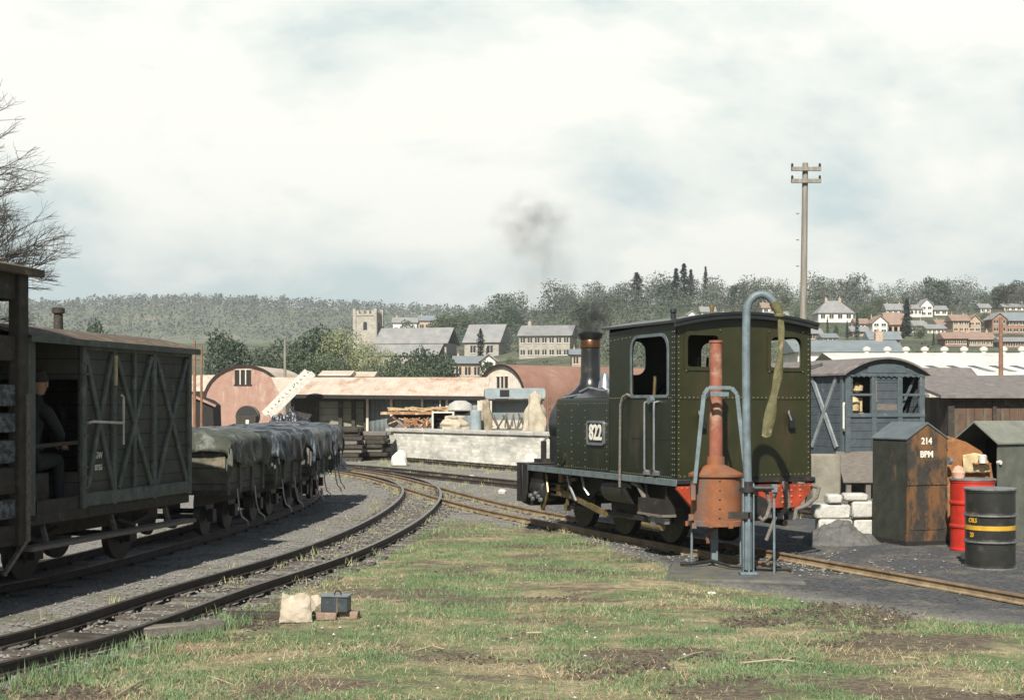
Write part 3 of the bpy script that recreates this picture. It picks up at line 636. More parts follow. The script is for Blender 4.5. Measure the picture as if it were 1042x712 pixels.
# rear beam
zz = [(-.92,.875),(.92,.875),(.92,.84),(.70,.60),(-.70,.60),(-.92,.84)]
mb = MB(); mb.prism(zz, -.05, 0, 'XZ', 0)
mb.rivets((-.86,-.052,.85),(.86,-.052,.85),(0,-1,0),.07,.012,1)
for x in (-.72,-.6,-.48,.48,.6,.72):
    for z_ in (.66,.73,.80):
        if abs(x) < .7 or z_ > .7: mb.rivets((x,-.052,z_),(x+.001,-.052,z_),(0,-1,0),.1,.018,1)
mb.build('rear_buffer_beam', [m_red, m_redrivet], loco, bevel=.004)
mb = MB(); mb.lathe([(.0,-.32),(.14,-.31),(.15,-.26),(.06,-.24),(.06,-.05)], (0,0,.62), 14, 0, 'Y'); mb.bb(-.03,.03,-.36,-.2,.50,.56); mb.build('centre_coupling', m_black, loco)
mb = MB(); mb.tube([(.86,-.08,.86),(.93,-.13,.82),(.88,-.15,.72),(.74,-.14,.62),(.62,-.12,.58),(.60,-.12,.46)], .026, 8); mb.tube([(.47,-.1,.9),(.45,-.18,.80),(.46,-.2,.62),(.40,-.16,.55)], .03, 8)
mb.build('brake_hose', m_oldwood, loco)
mb = MB()
for x in (-.62, .58): mb.bar((x,-.02,1.72),(x+.03,-.05,1.58),.03,.02); mb.box((x+.03,-.045,1.60),(.075,.04,.13)); mb.tube([(x,-.03,1.73),(x-.02,-.06,1.70),(x+.01,-.07,1.62)], .012, 6, 1)
mb.build('lamp_iron', [m_gloss, m_steel], loco)
# running gear
for sg in (-1,1):
    mb = MB(); fr = [(.15,.88),(.15,.62),(.75,.56),(1.0,.66),(1.35,.68),(1.55,.42),(1.95,.42),(2.2,.66),(2.75,.66),(3.0,.50),(3.3,.62),(4.48,.66),(4.48,.88)]
    mb.prism(fr, sg*.58, sg*.56, 'YZ'); mb.build('frame_plate', m_black, loco)
    for wy in (1.06, 2.30, 3.55):
        mb = MB(); cx_ = sg*.37
        mb.lathe([(.30,-.045),(.375,-.045),(.385,.045),(.30,.045)], (cx_,wy,.50), 28, 0, 'X'); mb.lathe([(.0,-.05),(.07,-.05),(.07,.07),(.0,.07)], (cx_,wy,.50), 14, 0, 'X')
        for a in range(10): an = a*.6283; mb.bar((cx_,wy+.06*math.cos(an),.5+.06*math.sin(an)),(cx_,wy+.31*math.cos(an),.5+.31*math.sin(an)),.03,.045, 0, (1,0,0))
        mb.prism(arc(wy,.5,.31,200,300,8), cx_-.03, cx_+.03, 'YZ'); mb.lathe([(.0,0),(.05,0),(.05,sg*.14),(.0,sg*.14)], (cx_+sg*.05,wy-.02,.40), 10, 1, 'X')
        mb.build('wheel', [m_black, m_steel], loco)
    mb = MB(); xr = sg*.66
    mb.bar((xr,1.06,.41),(xr,2.30,.41),.03,.06); mb.bar((xr,2.30,.41),(xr,3.55,.41),.03,.06)
    for wy in (1.06,2.3,3.55): mb.lathe([(.0,-.035),(.055,-.035),(.055,.035),(.0,.035)], (xr,wy-.02,.40), 12, 1, 'X')
    mb.build('coupling_rod', [m_black, m_brass], loco)
    mb = MB(); xr = sg*.72
    mb.lathe([(.0,3.95),(.15,3.95),(.17,3.98),(.17,4.36),(.15,4.40),(.0,4.40)], (xr,0,.62), 18, 0, 'Y')
    mb.bb(xr-.14,xr+.14,3.95,4.38,.70,.90,0)
    mb.build('cylinder', m_black, loco, bevel=.008)
    mb = MB(); mb.bb(xr-.03,xr+.03,3.3,3.95,.69,.72,0); mb.bb(xr-.03,xr+.03,3.3,3.95,.54,.57,0); mb.box((xr,3.62,.63),(.09,.13,.15),1); mb.tube([(xr,3.95,.63),(xr,3.62,.63)], .025, 8, 1)
    mb.bar((xr,3.6,.62),(xr,2.32,.42),.04,.07,1); mb.bar((xr,3.3,.86),(xr,3.42,.44),.03,.045,1); mb.bar((xr,3.12,.8),(xr,3.6,.76),.03,.04,1); mb.bar((xr+sg*.05,4.02,.92),(xr+sg*.05,4.1,.32),.03,.03,1)
    mb.bar((xr+sg*.04,4.2,.9),(xr+sg*.04,4.2,.35),.025,.04,1); mb.box((xr+sg*.03,3.5,.80),(.08,.12,.12),1); mb.tube([(xr+sg*.1,3.9,.86),(xr+sg*.12,3.8,.6),(xr+sg*.1,3.95,.4),(xr+sg*.08,4.1,.34)], .018, 7, 1)
    mb.tube([(xr+sg*.1,3.2,.88),(xr+sg*.1,3.1,.7),(xr+sg*.06,3.0,.52)], .02, 7, 2); mb.tube([(xr+sg*.1,2.72,.88),(xr+sg*.1,2.66,.72),(xr+sg*.06,2.6,.62)], .02, 7, 2)
    for k in range(5): mb.lathe([(.0,-.02),(.03,-.02),(.03,.02),(.0,.02)], (xr+sg*.17,3.95+.09*k,.48+.04*(k%3)), 8, 2, 'X')
    mb.build('valve_gear', [m_black, m_brass, m_steel], loco)
    mb = MB(); xs_ = sg*.84; mb.bb(xs_-.09,xs_+.09,.28,.92,.50,.53,1); mb.bar((xs_,.34,.89),(xs_,.34,.53),.02,.05); mb.bar((xs_,.86,.89),(xs_,.80,.53),.02,.05); mb.bb(xs_-.09,xs_-.07 if sg>0 else xs_+.09,.3,.9,.53,.70,0)
    mb.tube([(xs_,1.20,.86),(xs_-sg*-.02,1.02,.84),(xs_,.9,.70),(xs_,.86,.56)], .035, 8, 1); mb.tube([(xs_,1.9,.80),(xs_,1.35,.83),(xs_,1.2,.80)], .035, 8, 0)
    mb.box((xs_,.62,.44),(.08,.12,.1),2); mb.box((xs_,.38,.45),(.06,.1,.07),2); mb.tube([(xs_+sg*.0,.92,.38),(xs_,.45,.37)], .04, 8, 3)
    mb.build('step', [m_black, m_oldwood, m_steel, m_brass], loco)
mb = MB(); mb.lathe([(.0,1.35),(.17,1.35),(.17,2.05),(.0,2.05)], (-.70,0,.74), 16, 0, 'Y'); mb.build('brake_reservoir', m_black, loco)
mb = MB(); mb.bb(-.56,.56,.1,4.4,.60,.86); mb.build('underframe', m_dark, loco)
for y in (.44,.68):
    mb = MB(); mb.tube([(-.905,y,1.84),(-.955,y,1.83),(-.958,y,1.80),(-.958,y,1.06),(-.95,y,1.03),(-.905,y,1.02)], .014, 8); mb.box((-.93,y,1.0),(.05,.08,.04)); mb.build('handrail', m_steel, loco)
mb = MB(); mb.tube([(-.90,1.12,1.90),(-.94,1.17,1.93),(-.96,1.25,1.90),(-.965,1.30,1.80),(-.965,1.32,.80)], .016, 8); mb.build('sand_pipe', m_oldwood, loco)
mb = MB(); mb.prism(rrect(1.86,2.34,1.305,1.585,.03), -.906,-.922,'YZ',0); mb.prism(rrect(1.845,2.355,1.29,1.60,.04), -.906,-.934,'YZ',1,[rrect(1.875,2.325,1.32,1.57,.03)])
plate = mb.build('number_plate', [m_dark, m_steel], loco)
text('822', .27, m_letter, plate, (-.923,2.10,1.444), (R(90),0,R(-90)), 'number', .004, .92, .008)
mb = MB(); mb.lathe([(.0,-.97),(.05,-.97),(.05,-.91),(.0,-.91)], (0,.55,1.86), 10, 0, 'X'); mb.build('sight_boss', m_greypaint, loco)

# ================================================================ FIRE DEVIL + WATER CRANE
slab = MB(); slab.prism([(1.55,14.55),(2.95,14.25),(2.95,15.1),(2.42,15.72),(2.36,15.98),(1.78,15.95)], -.05, .035, 'XY'); o = slab.build('concrete_base', m_concrete, bevel=.02)
tag(o, 'stained low concrete base under the brazier and the water crane', 'slab')
fx, fy = WX(728.5, 15.65), 15.65
fd = thing('frost_brazier', 'rust orange drum brazier on thin legs with a tall reddish flue pipe', 'brazier', (fx, fy, .035))
mb = MB(); mb.lathe([(.0,.46),(.31,.45),(.31,.50),(.275,.51),(.28,.98),(.305,.985),(.305,1.01),(.10,1.11),(.095,1.20),(.0,1.20)], n=28); mb.rivets((-.0,-.285,.55),(.001,-.285,.95),(0,-1,0),.1,.012)
for a in range(9): mb.box((.31*math.cos(a*.7+.2), .31*math.sin(a*.7+.2), .46), (.05,.05,.03+.02*(a%3)))
mb.build('fire_drum', m_orange, fd)
mb = MB(); mb.lathe([(.088,1.10),(.088,1.17),(.075,1.18),(.068,2.45),(.078,2.45),(.078,2.475),(.06,2.475)], n=18); mb.build('flue_pipe', m_pinkrust, fd)
for x, y in ((-.27,-.05),(.27,.0)):
    mb = MB(); mb.tube([(x,y,.50),(x*1.02,y,0)], .014, 7); mb.build('leg', m_crane, fd)
mb = MB(); mb.box((-.01,.05,.24),(.075,.075,.46)); mb.bb(-.08,.06,.0,.12,0,.015); mb.build('pedestal', m_crane, fd, bevel=.006)
mb = MB()
mb.bar((-.27,-.29,.92),(-.17,-.27,1.88),.045,.022,0,(0,1,0)); mb.bar((-.17,-.27,1.88),(-.12,-.27,1.95),.045,.022,0,(0,1,0)); mb.bar((-.12,-.27,1.95),(.13,-.27,1.95),.04,.022,0,(0,1,0))
mb.bar((.13,-.27,1.95),(.19,-.27,1.88),.045,.022,0,(0,1,0)); mb.bar((.19,-.27,1.88),(.29,-.29,.92),.045,.022,0,(0,1,0))
mb.bar((-.1,-.28,1.88),(.1,-.28,1.88),.05,.02,0,(0,1,0)); mb.bar((-.09,-.28,1.88),(-.09,.08,1.88),.02,.05); mb.bar((.09,-.28,1.88),(.09,.08,1.88),.02,.05)
mb.build('hoop_frame', m_crane, fd, bevel=.004)
for c_, d_ in (((-.285,-.24,.82),(.05,.08,.16)),((.30,-.2,.80),(.06,.09,.14)),((-.3,-.2,.55),(.05,.06,.06))): MB().box(c_,d_).build('bracket', m_orange, fd)
MB().tube([(.0,-.1,.44),(-.12,-.12,.36),(-.1,-.1,.26)], .022, 7, 0).build('drain_spout', m_orange, fd)
cx0, cy0 = WX(761, 14.84), 14.84
cr_ = thing('water_crane', 'grey swan-neck water crane with a limp canvas hose beside the locomotive cab', 'water crane', (cx0, cy0, .035))
Sp = 1447/14.84
mb = MB(); pts = [(0,0,.05),(0,0,.9),(-.015,0,1.5),(-.02,0,2.3),(-.015,0,2.72)]
mb.tube(pts, [.044,.044,.043,.043,.042], 14)
ax = [( -.015+.155-.155*math.cos(R(a)), -.02*a/180, 2.72+.20*math.sin(R(a))) for a in range(0,150,12)]
mb.tube(ax, .042, 14); mb.build('standpipe', m_crane, cr_)
e0 = Vector(ax[-1]); mb = MB(); mb.tube([e0, e0+Vector((.05,-.005,-.09)), e0+Vector((.07,-.005,-.16))], [.052,.05,.036], 12); mb.lathe([(.05,-.01),(.058,0),(.058,.02),(.05,.03)], e0+Vector((.065,-.005,-.15)), 12); mb.build('nozzle', m_canvas, cr_)
hs = [(e0.x+.07,0,e0.z-.15),(e0.x+.08,0,e0.z-.35),(e0.x+.065,0,e0.z-.62),(e0.x+.02,0,e0.z-.90),(e0.x-.03,0,e0.z-1.14),(e0.x-.075,0,e0.z-1.40)]
mb = MB(); vs = []; wds = [.032,.05,.055,.06,.062,.085]
P_ = spline([(p[0],p[2]) for p in hs], .06)
for i, p in enumerate(P_):
    u = i/(len(P_)-1); wd = .024+.036*u+.01*math.sin(i*.9); dp = .03-.018*u+.004*math.sin(i*2.1)
    for j in range(12): a = j/12*6.28318; vs.append((p.x+wd*math.cos(a), e0.y+dp*math.sin(a)+.01*math.sin(i*.7+2*math.cos(a)), p.y+.012*math.cos(a*2+i)))
mb.add(vs, [(i*12+j, i*12+(j+1)%12, (i+1)*12+(j+1)%12, (i+1)*12+j) for i in range(len(P_)-1) for j in range(12)]); mb.build('canvas_hose', m_canvas, cr_)
mb = MB(); mb.bb(-.062,-.046,-.05,.05,0,1.0); mb.bb(.046,.062,-.05,.05,0,.95); mb.bb(-.09,.09,-.09,.09,0,.03); mb.bb(-.012,.012,-.075,-.05,.02,.9); mb.build('channel_post', m_crane, cr_, bevel=.005)
MB().box((-.09,-.06,.62),(.24,.03,.07)).build('clamp', m_black, cr_)
mb = MB(); mb.lathe([(.0,.86),(.09,.86),(.09,.90),(.06,.92),(.06,.97),(.0,.97)], n=14); mb.lathe([(.0,.0),(.035,.0),(.035,.24),(.0,.24)], (.02,-.02,.90), 10, 0, 'X'); mb.tube([(.24,-.02,.90),(.3,-.02,.88),(.27,-.02,.80)], .018, 7)
mb.build('valve', m_black, cr_)
mb = MB(); mb.tube([(.27,-.02,.88),(.272,-.02,.0)], .013, 7); mb.box((.27,-.02,.90),(.06,.06,.08)); mb.build('operating_rod', m_crane, cr_)
mb = MB(); mb.tube([(.1,0,.92),(.2,.02,.86),(.24,.03,.72),(.2,.02,.60),(.15,.0,.56),(.12,.0,.60)], .022, 8); mb.tube([(.3,.05,.6),(.24,.05,.45),(.2,.05,.35)], .02, 7); mb.build('bent_drain_pipe', m_oldwood, cr_)
ST = [(-.16,.1,0),(.02,-.02,.01)]
o = MB(); o.tube([(1.85,15.6,.06),(2.0,15.5,.075),(2.2,15.62,.09),(2.35,15.3,.07),(2.75,15.1,.06),(2.98,15.2,.035)], .02, 7); o = o.build('rubber_hose', m_black); tag(o, 'black rubber hose lying on the concrete base around the crane foot', 'hose')

# smoke
def volmat(name, dens, col, sc_, thr):
    m = bpy.data.materials.new(name); m.use_nodes = True; t = m.node_tree; t.nodes.clear(); n = t.nodes.new; l = t.links.new
    o = n('ShaderNodeOutputMaterial'); v = n('ShaderNodeVolumePrincipled'); l(v.outputs[0], o.inputs['Volume']); v.inputs['Color'].default_value = (*col, 1); v.inputs['Anisotropy'].default_value = .2
    tc = n('ShaderNodeTexCoord'); gr = n('ShaderNodeTexGradient'); gr.gradient_type = 'SPHERICAL'; l(tc.outputs['Object'], gr.inputs[0])
    nz_ = n('ShaderNodeTexNoise'); nz_.inputs['Scale'].default_value = sc_; nz_.inputs['Detail'].default_value = 4; l(tc.outputs['Object'], nz_.inputs[0])
    a = n('ShaderNodeMapRange'); l(nz_.outputs[0], a.inputs[0]); a.inputs[1].default_value = thr; a.inputs[2].default_value = thr+.3
    b_ = n('ShaderNodeMath'); b_.operation = 'MULTIPLY'; l(gr.outputs[0], b_.inputs[0]); l(a.outputs[0], b_.inputs[1])
    c_ = n('ShaderNodeMath'); c_.operation = 'MULTIPLY'; l(b_.outputs[0], c_.inputs[0]); c_.inputs[1].default_value = dens; l(c_.outputs[0], v.inputs['Density']); return m
def puff(name, label, loc, s, m, rz=0):
    bm = bmesh.new(); bmesh.ops.create_icosphere(bm, subdivisions=3, radius=1); me = bpy.data.meshes.new(name); bm.to_mesh(me); bm.free(); me.materials.append(m)
    o = bpy.data.objects.new(name, me); C.objects.link(o); o.location = loc; o.scale = s; o.rotation_euler = (0, rz, 0); tag(o, label, kind='stuff')
ch = loco.matrix_basis @ Vector((0,4.2,2.9))
puff('smoke', 'dark smoke leaving the locomotive chimney', ch+Vector((0,0,.12)), (.36,.36,.34), volmat('smoke_a', 11, (.12,.12,.13), 3.2, .38))
puff('smoke', 'thin dark smoke drifting in the sky above the locomotive', (WX(541,21), 21.5, WZ(225,21)), (.72,.6,.62), volmat('smoke_b', 2.2, (.42,.41,.38), 2.4, .40))
puff('smoke', 'faint smoke trailing between the chimney and the drifting puff', (WX(552,21), 21.5, WZ(280,21)), (.62,.6,1.35), volmat('smoke_c', 1.1, (.5,.49,.46), 2.2, .40))

# ================================================================ TRAIN ON THE LEFT
def train_pos(y):
    P = TP['train']
    for i in range(len(P)-1):
        if P[i].y <= y <= P[i+1].y:
            t = (y-P[i].y)/(P[i+1].y-P[i].y); d = (P[min(i+4,len(P)-1)]-P[max(i-4,0)]).normalized(); return P[i].lerp(P[i+1], t), math.atan2(d.y, d.x)-R(90)
def wheelset(parent, y, r=.27):
    mb = MB()
    for sg in (-1,1):
        cx_ = sg*.37; mb.lathe([(r-.06,-.04),(r-.01,-.04),(r,.0),(r+.0,.045),(r-.06,.045)], (cx_,y,.12+r), 22, 0, 'X'); mb.lathe([(.0,-.05),(.05,-.05),(.05,.05),(.0,.05)], (cx_,y,.12+r), 10, 0, 'X')
        for a in range(8): an = a*.785; mb.bar((cx_,y+.04*math.cos(an),.12+r+.04*math.sin(an)),(cx_,y+(r-.05)*math.cos(an),.12+r+(r-.05)*math.sin(an)),.025,.035, 0, (1,0,0))
    mb.tube([(-.37,y,.12+r),(.37,y,.12+r)], .035, 8); mb.build('wheelset', m_black, parent)
# --- covered van with verandah ; local y forward(away), x right (towards the camera side)
yv = 14.68; p_, a_ = train_pos(yv); va = thing('covered_van', 'grey boarded goods van with crossed bracing and an open verandah end', 'railway van', (p_.x, p_.y, 0), a_)
hl = 1.68; hb = .88
mb = MB(); mb.bb(-hb,-hb+.03,-hl,hl,.80,2.42); mb.bb(hb-.03,hb,-.72,hl,.80,2.42); mb.bb(-hb+.03,hb-.03,hl-.03,hl,.80,2.42); mb.bb(-hb+.03,hb-.03,-.74,-.71,.80,1.15); mb.bb(-hb+.03,hb-.03,-.74,-.71,2.05,2.4); mb.bb(-.80,-.35,-.74,-.71,1.15,2.05); mb.bb(.15,.45,-.74,-.71,1.15,2.05)
mb.build('body', m_vangrey, va)
mb = MB(); mb.bb(-hb,hb,-hl,hl,.70,.80); mb.build('floor', m_darkwood, va, bevel=.005)
mb = MB(); xf = hb+.018
def fb(y0, z0, y1, z1, w=.07, t=.035): mb.bar((xf,y0,z0),(xf,y1,z1), w, t, 0, (1,0,0))
for y in (-.70,-.10,.78,1.64): fb(y,.80,y,2.40,.08,.037)
fb(.34,.95,.34,2.36,.05,.034)
fb(-.65,2.3,-.12,.98,.06,.030); fb(-.14,2.3,-.62,1.0,.06,.033); fb(-.05,2.32,.72,.95,.06,.030); fb(.72,2.32,.0,.95,.06,.033)
fb(.84,2.32,1.58,.95,.06,.030); fb(1.58,2.32,.84,.95,.06,.033); fb(-.72,2.38,1.66,2.38,.08,.036); fb(-.72,.88,1.66,.88,.13,.036)
mb.build('bracing', m_vanframe, va, bevel=.006)
mb = MB(); mb.bar((hb-.03,-1.60,.72),(hb-.03,-1.60,2.42),.16,.06,0,(1,0,0)); mb.build('corner_post', m_vanframe, va, bevel=.006)
mb = MB(); mb.bb(hb-.05,hb,-1.5,-.74,.80,.92); mb.bar((hb-.02,-1.52,1.42),(hb-.02,-.74,1.44),.035,.035); mb.bar((-hb+.05,-1.66,1.42),(hb-.05,-1.66,1.42),.05,.05); mb.bb(-hb+.02,hb-.1,-1.68,-1.64,.80,1.25); mb.build('verandah_rail', m_darkwood, va)
mb = MB()
for k in range(4): mb.bar((.5-.25*k,-1.3,.80),(.35-.24*k,-.9,1.35),.07,.05)
mb.build('stacked_planks', m_palewood, va)
mb = MB(); rr = [(-.98+1.96*i/12, 2.43+.16*(1-((-.98+1.96*i/12)/.98)**2)) for i in range(13)]; mb.prism(rr+[(x,z-.035) for x,z in reversed(rr)], -hl-.08, hl+.08, 'XZ'); rf = mb.build('roof', m_roofmoss, va)
mb = MB(); mb.bb(.955,.985,-hl-.08,hl+.08,2.37,2.425); mb.build('gutter_board', m_vanframe, va)
mb = MB(); mb.lathe([(.05,2.5),(.045,2.74),(.065,2.74),(.065,2.79),(.045,2.80)], (.25,-.05,0), 12); mb.build('stove_chimney', m_darkwood, va)
for x in (-.45,.45):
    mb = MB(); mb.bb(x-.04,x+.04,-hl,hl,.52,.70); mb.build('solebar', m_darkwood, va)
mb = MB(); mb.bb(.80,.98,-hl-.05,hl-.02,.48,.52); mb.bar((.86,-1.3,.52),(.80,-1.3,.72),.03,.05); mb.bar((.86,1.2,.52),(.80,1.2,.72),.03,.05); mb.bar((.86,0,.52),(.80,0,.72),.03,.05); mb.build('footboard', m_oldwood, va, bevel=.006)
mb = MB(); mb.tube([(hb+.03,-.66,1.62),(hb+.09,-.64,1.64),(hb+.09,-.06,1.62),(hb+.085,-.02,1.62),(hb+.085,-.02,1.88),(hb+.085,-.06,1.90)], .014, 7); mb.tube([(hb+.085,-.02,1.62),(hb+.085,-.02,1.40)], .010, 7)
mb.build('grab_rail', m_white, va)
for z_ in (1.0,1.1,1.2,1.5,1.62,2.1,2.2): MB().box((hb+.045,-.70,z_),(.03,.06,.016)).build('hinge_bolt', m_oldwood, va)
mb = MB(); mb.bar((hb+.04,-.10,2.0),(hb+.04,-.10,2.3),.045,.02,0,(1,0,0)); mb.build('label_clip', m_cream, va)
text('GW', .085, m_letter, va, (hb+.006,-.385,1.30), (R(90),0,R(90)), 'lettering', .002, 1, .002)
text('8755', .075, m_letter, va, (hb+.006,-.385,1.18), (R(90),0,R(90)), 'lettering', .002, 1, .002)
for y in (-.95,.95): wheelset(va, y, .28)
for y in (-.95,.95):
    mb = MB(); mb.prism([(y-.3,.62),(y+.3,.62),(y+.1,.30),(y-.1,.30)], .47,.49,'YZ'); mb.box((.52,y,.40),(.1,.16,.16)); mb.tube([(.55,y-.35,.60),(.55,y,.50),(.55,y+.35,.60)], .025, 6); mb.build('axlebox', m_black, va)
# --- slatted wagon
yv = 12.55; p_, a_ = train_pos(12.0)
a_ = va.rotation_euler.z+R(1.2); q_ = Matrix.Rotation(a_, 3, 'Z') @ Vector((.985,.92,0)); sw = thing('slatted_wagon', 'tall slat-sided cattle wagon with flaking paint and an overhanging roof', 'railway wagon', (-4.33-q_.x, 12.75-q_.y, 0), a_)
E1 = .92; E0 = -4.6; hb = .93
slats = [(.62,.74,0),(.80,.97,1),(1.02,1.25,2),(1.29,1.49,1),(1.56,1.73,1),(1.79,1.98,1),(2.19,2.41,2),(2.73,3.0,2)]
for z0, z1, k in slats:
    for sg in (-1, 1):
        mb = MB(); mb.bb(sg*hb-.02, sg*hb+.02, E0, E1-.10, z0, z1); mb.build('slat', (m_darkwood, m_flake, m_darkwood)[k], sw, bevel=.008)
for z0, z1, k in slats[1:]:
    mb = MB(); mb.bb(-hb+.05, hb-.05, E1-.06, E1-.02, z0, z1); mb.build('end_board', m_darkwood, sw, bevel=.008)
for sg in (-1,1):
    for y in (E1-.08, -.75, -2.4, -4.5):
        mb = MB(); mb.bb(sg*hb-.05, sg*hb+.055, y-.09, y+.08, .55, 3.02); mb.build('post', m_darkwood, sw, bevel=.01)
mb = MB(); mb.bb(-hb,hb,E0,E1,.56,.64); mb.build('floor', m_darkwood, sw)
mb = MB(); rr = [(-1.04+2.08*i/12, 3.02+.14*(1-((-1.04+2.08*i/12)/1.04)**2)) for i in range(13)]; mb.prism(rr+[(x,z-.05) for x,z in reversed(rr)], E0-.2, E1+.16, 'XZ'); mb.bb(.97,1.05,E0-.2,E1+.16,2.955,3.02)
mb.build('roof', m_roofmoss, sw, bevel=.006)
mb = MB()
for z_ in [.75+.115*k for k in range(8)]: mb.lathe([(.0,0),(.02,0),(.015,.025),(.0,.025)], (hb+.055,E1-.02,z_), 8, 0, 'X')
mb.bb(hb+.055,hb+.07,E1-.06,E1+.0,.58,1.9); mb.bar((hb+.06,E1-.02,.62),(hb-.05,E1-.25,.30),.05,.03); mb.build('strap_iron', m_oldwood, sw)
for y in (-.4,-1.5): wheelset(sw, y, .27)
mb = MB(); mb.bb(-.5,.5,E0,E1,.42,.56); mb.bb(.50,.54,-2.2,.3,.3,.52); mb.build('underframe', m_dark, sw)
# --- person in the verandah
def person(root, body_pts, mat_, hands=(), head=None, look=0):
    """body_pts: dict name->(pos, radius, parent)"""
    names = list(body_pts); me = bpy.data.meshes.new('body'); vs = [body_pts[k][0] for k in names]; es = [(names.index(k), names.index(body_pts[k][2])) for k in names if body_pts[k][2]]
    me.from_pydata(vs, es, []); o = bpy.data.objects.new('body', me); C.objects.link(o); o.parent = root; me.materials.append(mat_)
    sk = o.modifiers.new('skin', 'SKIN'); 
    for i, k in enumerate(names):
        r = body_pts[k][1]; me.skin_vertices[0].data[i].radius = r if isinstance(r, tuple) else (r, r); me.skin_vertices[0].data[i].use_root = (i == 0)
    sk.use_smooth_shade = True; s = o.modifiers.new('sub', 'SUBSURF'); s.levels = 2; s.render_levels = 2; return o
pp = va.matrix_basis @ Vector((.58,-1.28,.80))
man = thing('person', 'person in dark clothes and cap sitting hunched in the open van verandah', 'person', pp, a_)
B = {'pelvis':((0,0,.48),(.15,.12),None),'belly':((.0,.03,.62),(.145,.115),'pelvis'),'chest':((.02,.10,.84),(.165,.12),'belly'),'neckb':((.04,.15,.99),(.09,.08),'chest'),'neck':((.05,.18,1.05),.055,'neckb'),'head0':((.055,.20,1.10),.07,'neck'),
 'sl':((-.15,.12,.94),.065,'neckb'),'el':((-.20,.26,.72),.05,'sl'),'wl':((-.10,.42,.60),.035,'el'),'sr':((.19,.14,.94),.065,'neckb'),'er':((.25,.28,.72),.05,'sr'),'wr':((.15,.44,.60),.035,'er'),
 'hl':((-.10,.08,.46),.095,'pelvis'),'kl':((-.12,.45,.48),.07,'hl'),'al':((-.12,.48,.09),.045,'kl'),'tl':((-.12,.63,.04),.04,'al'),'hr':((.10,.08,.46),.095,'pelvis'),'kr':((.13,.45,.48),.07,'hr'),'ar':((.13,.46,.09),.045,'kr'),'tr':((.14,.61,.04),.04,'ar')}
person(man, B, m_cloth)
HX, HY, HZ = .06, .225, 1.20
mb = MB(); mb.lathe([(.0,-.115),(.045,-.10),(.065,-.05),(.078,.0),(.08,.05),(.06,.10),(.0,.118)], (HX,HY,HZ), 16); mb.tube([(HX+.005,HY+.08,HZ+.01),(HX+.007,HY+.105,HZ-.01)], [.012,.018], 8)
for s_ in (-1,1): mb.box((HX+s_*.078,HY,HZ-.005),(.016,.03,.05))
mb.box((HX,HY+.078,HZ-.045),(.04,.012,.012)); mb.build('head', m_skin, man)
mb = MB(); mb.lathe([(.084,.0),(.09,.04),(.07,.10),(.0,.125)], (HX,HY-.015,HZ+.015), 16); mb.tube([(HX,HY+.05,HZ+.05),(HX,HY+.11,HZ+.04)], [.06,.04], 10); mb.build('cap', m_hair, man)
for hx, hy, hz in ((-.10,.42,.60),(.15,.44,.60)):
    mb = MB(); mb.box((hx,hy+.04,hz),(.075,.08,.03))
    for k in range(4): x = hx-.03+.02*k; mb.tube([(x,hy+.07,hz),(x,hy+.10,hz-.004),(x,hy+.115-.004*abs(k-1),hz-.035)], [.009,.008,.007], 6)
    mb.tube([(hx-.035,hy+.02,hz),(hx-.055,hy+.05,hz-.01),(hx-.05,hy+.075,hz-.025)], [.011,.009,.008], 6); mb.build('hand', m_skin, man)
o = MB().bb(-.2,.2,-.16,.16,0,.36).build('wooden_box', m_darkwood, bevel=.01); o.location = pp+Vector((0,0,.002)); o.rotation_euler = (0,0,a_); tag(o, 'dark wooden box the person in the van verandah sits on', 'box')
# --- open wagons with tarpaulins
def open_wagon(label):
    root = thing('open_wagon', label, 'railway wagon', group='sheeted open wagons behind the van'); hl, hb = .86, .80
    for sg in (-1,1):
        mb = MB(); mb.bb(sg*hb, sg*(hb-.04), -hl, hl, .72, 1.36); mb.build('side', m_wagon, root, bevel=.005)
        for y in (-.8,-.28,.28,.8): MB().bar((sg*(hb+.015),y,.66),(sg*(hb+.015),y,1.36),.06,.03,0,(1,0,0)).build('side_iron', m_vanframe, root)
        mb = MB(); mb.bb(-hb+.04,hb-.04,sg*hl,sg*(hl-.04),.72,1.36); mb.build('end', m_wagon, root, bevel=.005)
        mb = MB(); mb.bb(sg*.45-.04,sg*.45+.04,-hl-.05,hl+.05,.52,.68); mb.build('solebar', m_darkwood, root)
    mb = MB(); mb.bb(-hb,hb,-hl,hl,.66,.72); mb.build('floor', m_darkwood, root)
    for y in (-.48,.48):
        wheelset(root, y, .24)
        mb = MB(); mb.box((.50,y,.38),(.08,.14,.16)); mb.prism([(y-.2,.55),(y+.2,.55),(y+.06,.30),(y-.06,.30)], .46,.475,'YZ'); mb.build('axlebox', m_black, root)
    for y in (-.45,.35):
        mb = MB(); mb.tube([(hb+.03,y,.72),(hb+.05,y+.01,.50),(hb+.08,y+.03,.36),(hb+.13,y+.11,.30),(hb+.14,y+.13,.24)], .0105, 7); mb.build('brake_handle', m_steel, root)
    mb = MB(); mb.lathe([(.0,-.16),(.10,-.16),(.11,-.12),(.04,-.10),(.04,.0)], (0,-hl-.02,.6), 12, 0, 'Y'); mb.lathe([(.04,.0),(.04,.10),(.11,.12),(.10,.16),(.0,.16)], (0,hl+.02,.6), 12, 0, 'Y'); mb.build('buffer', m_black, root)
    return root
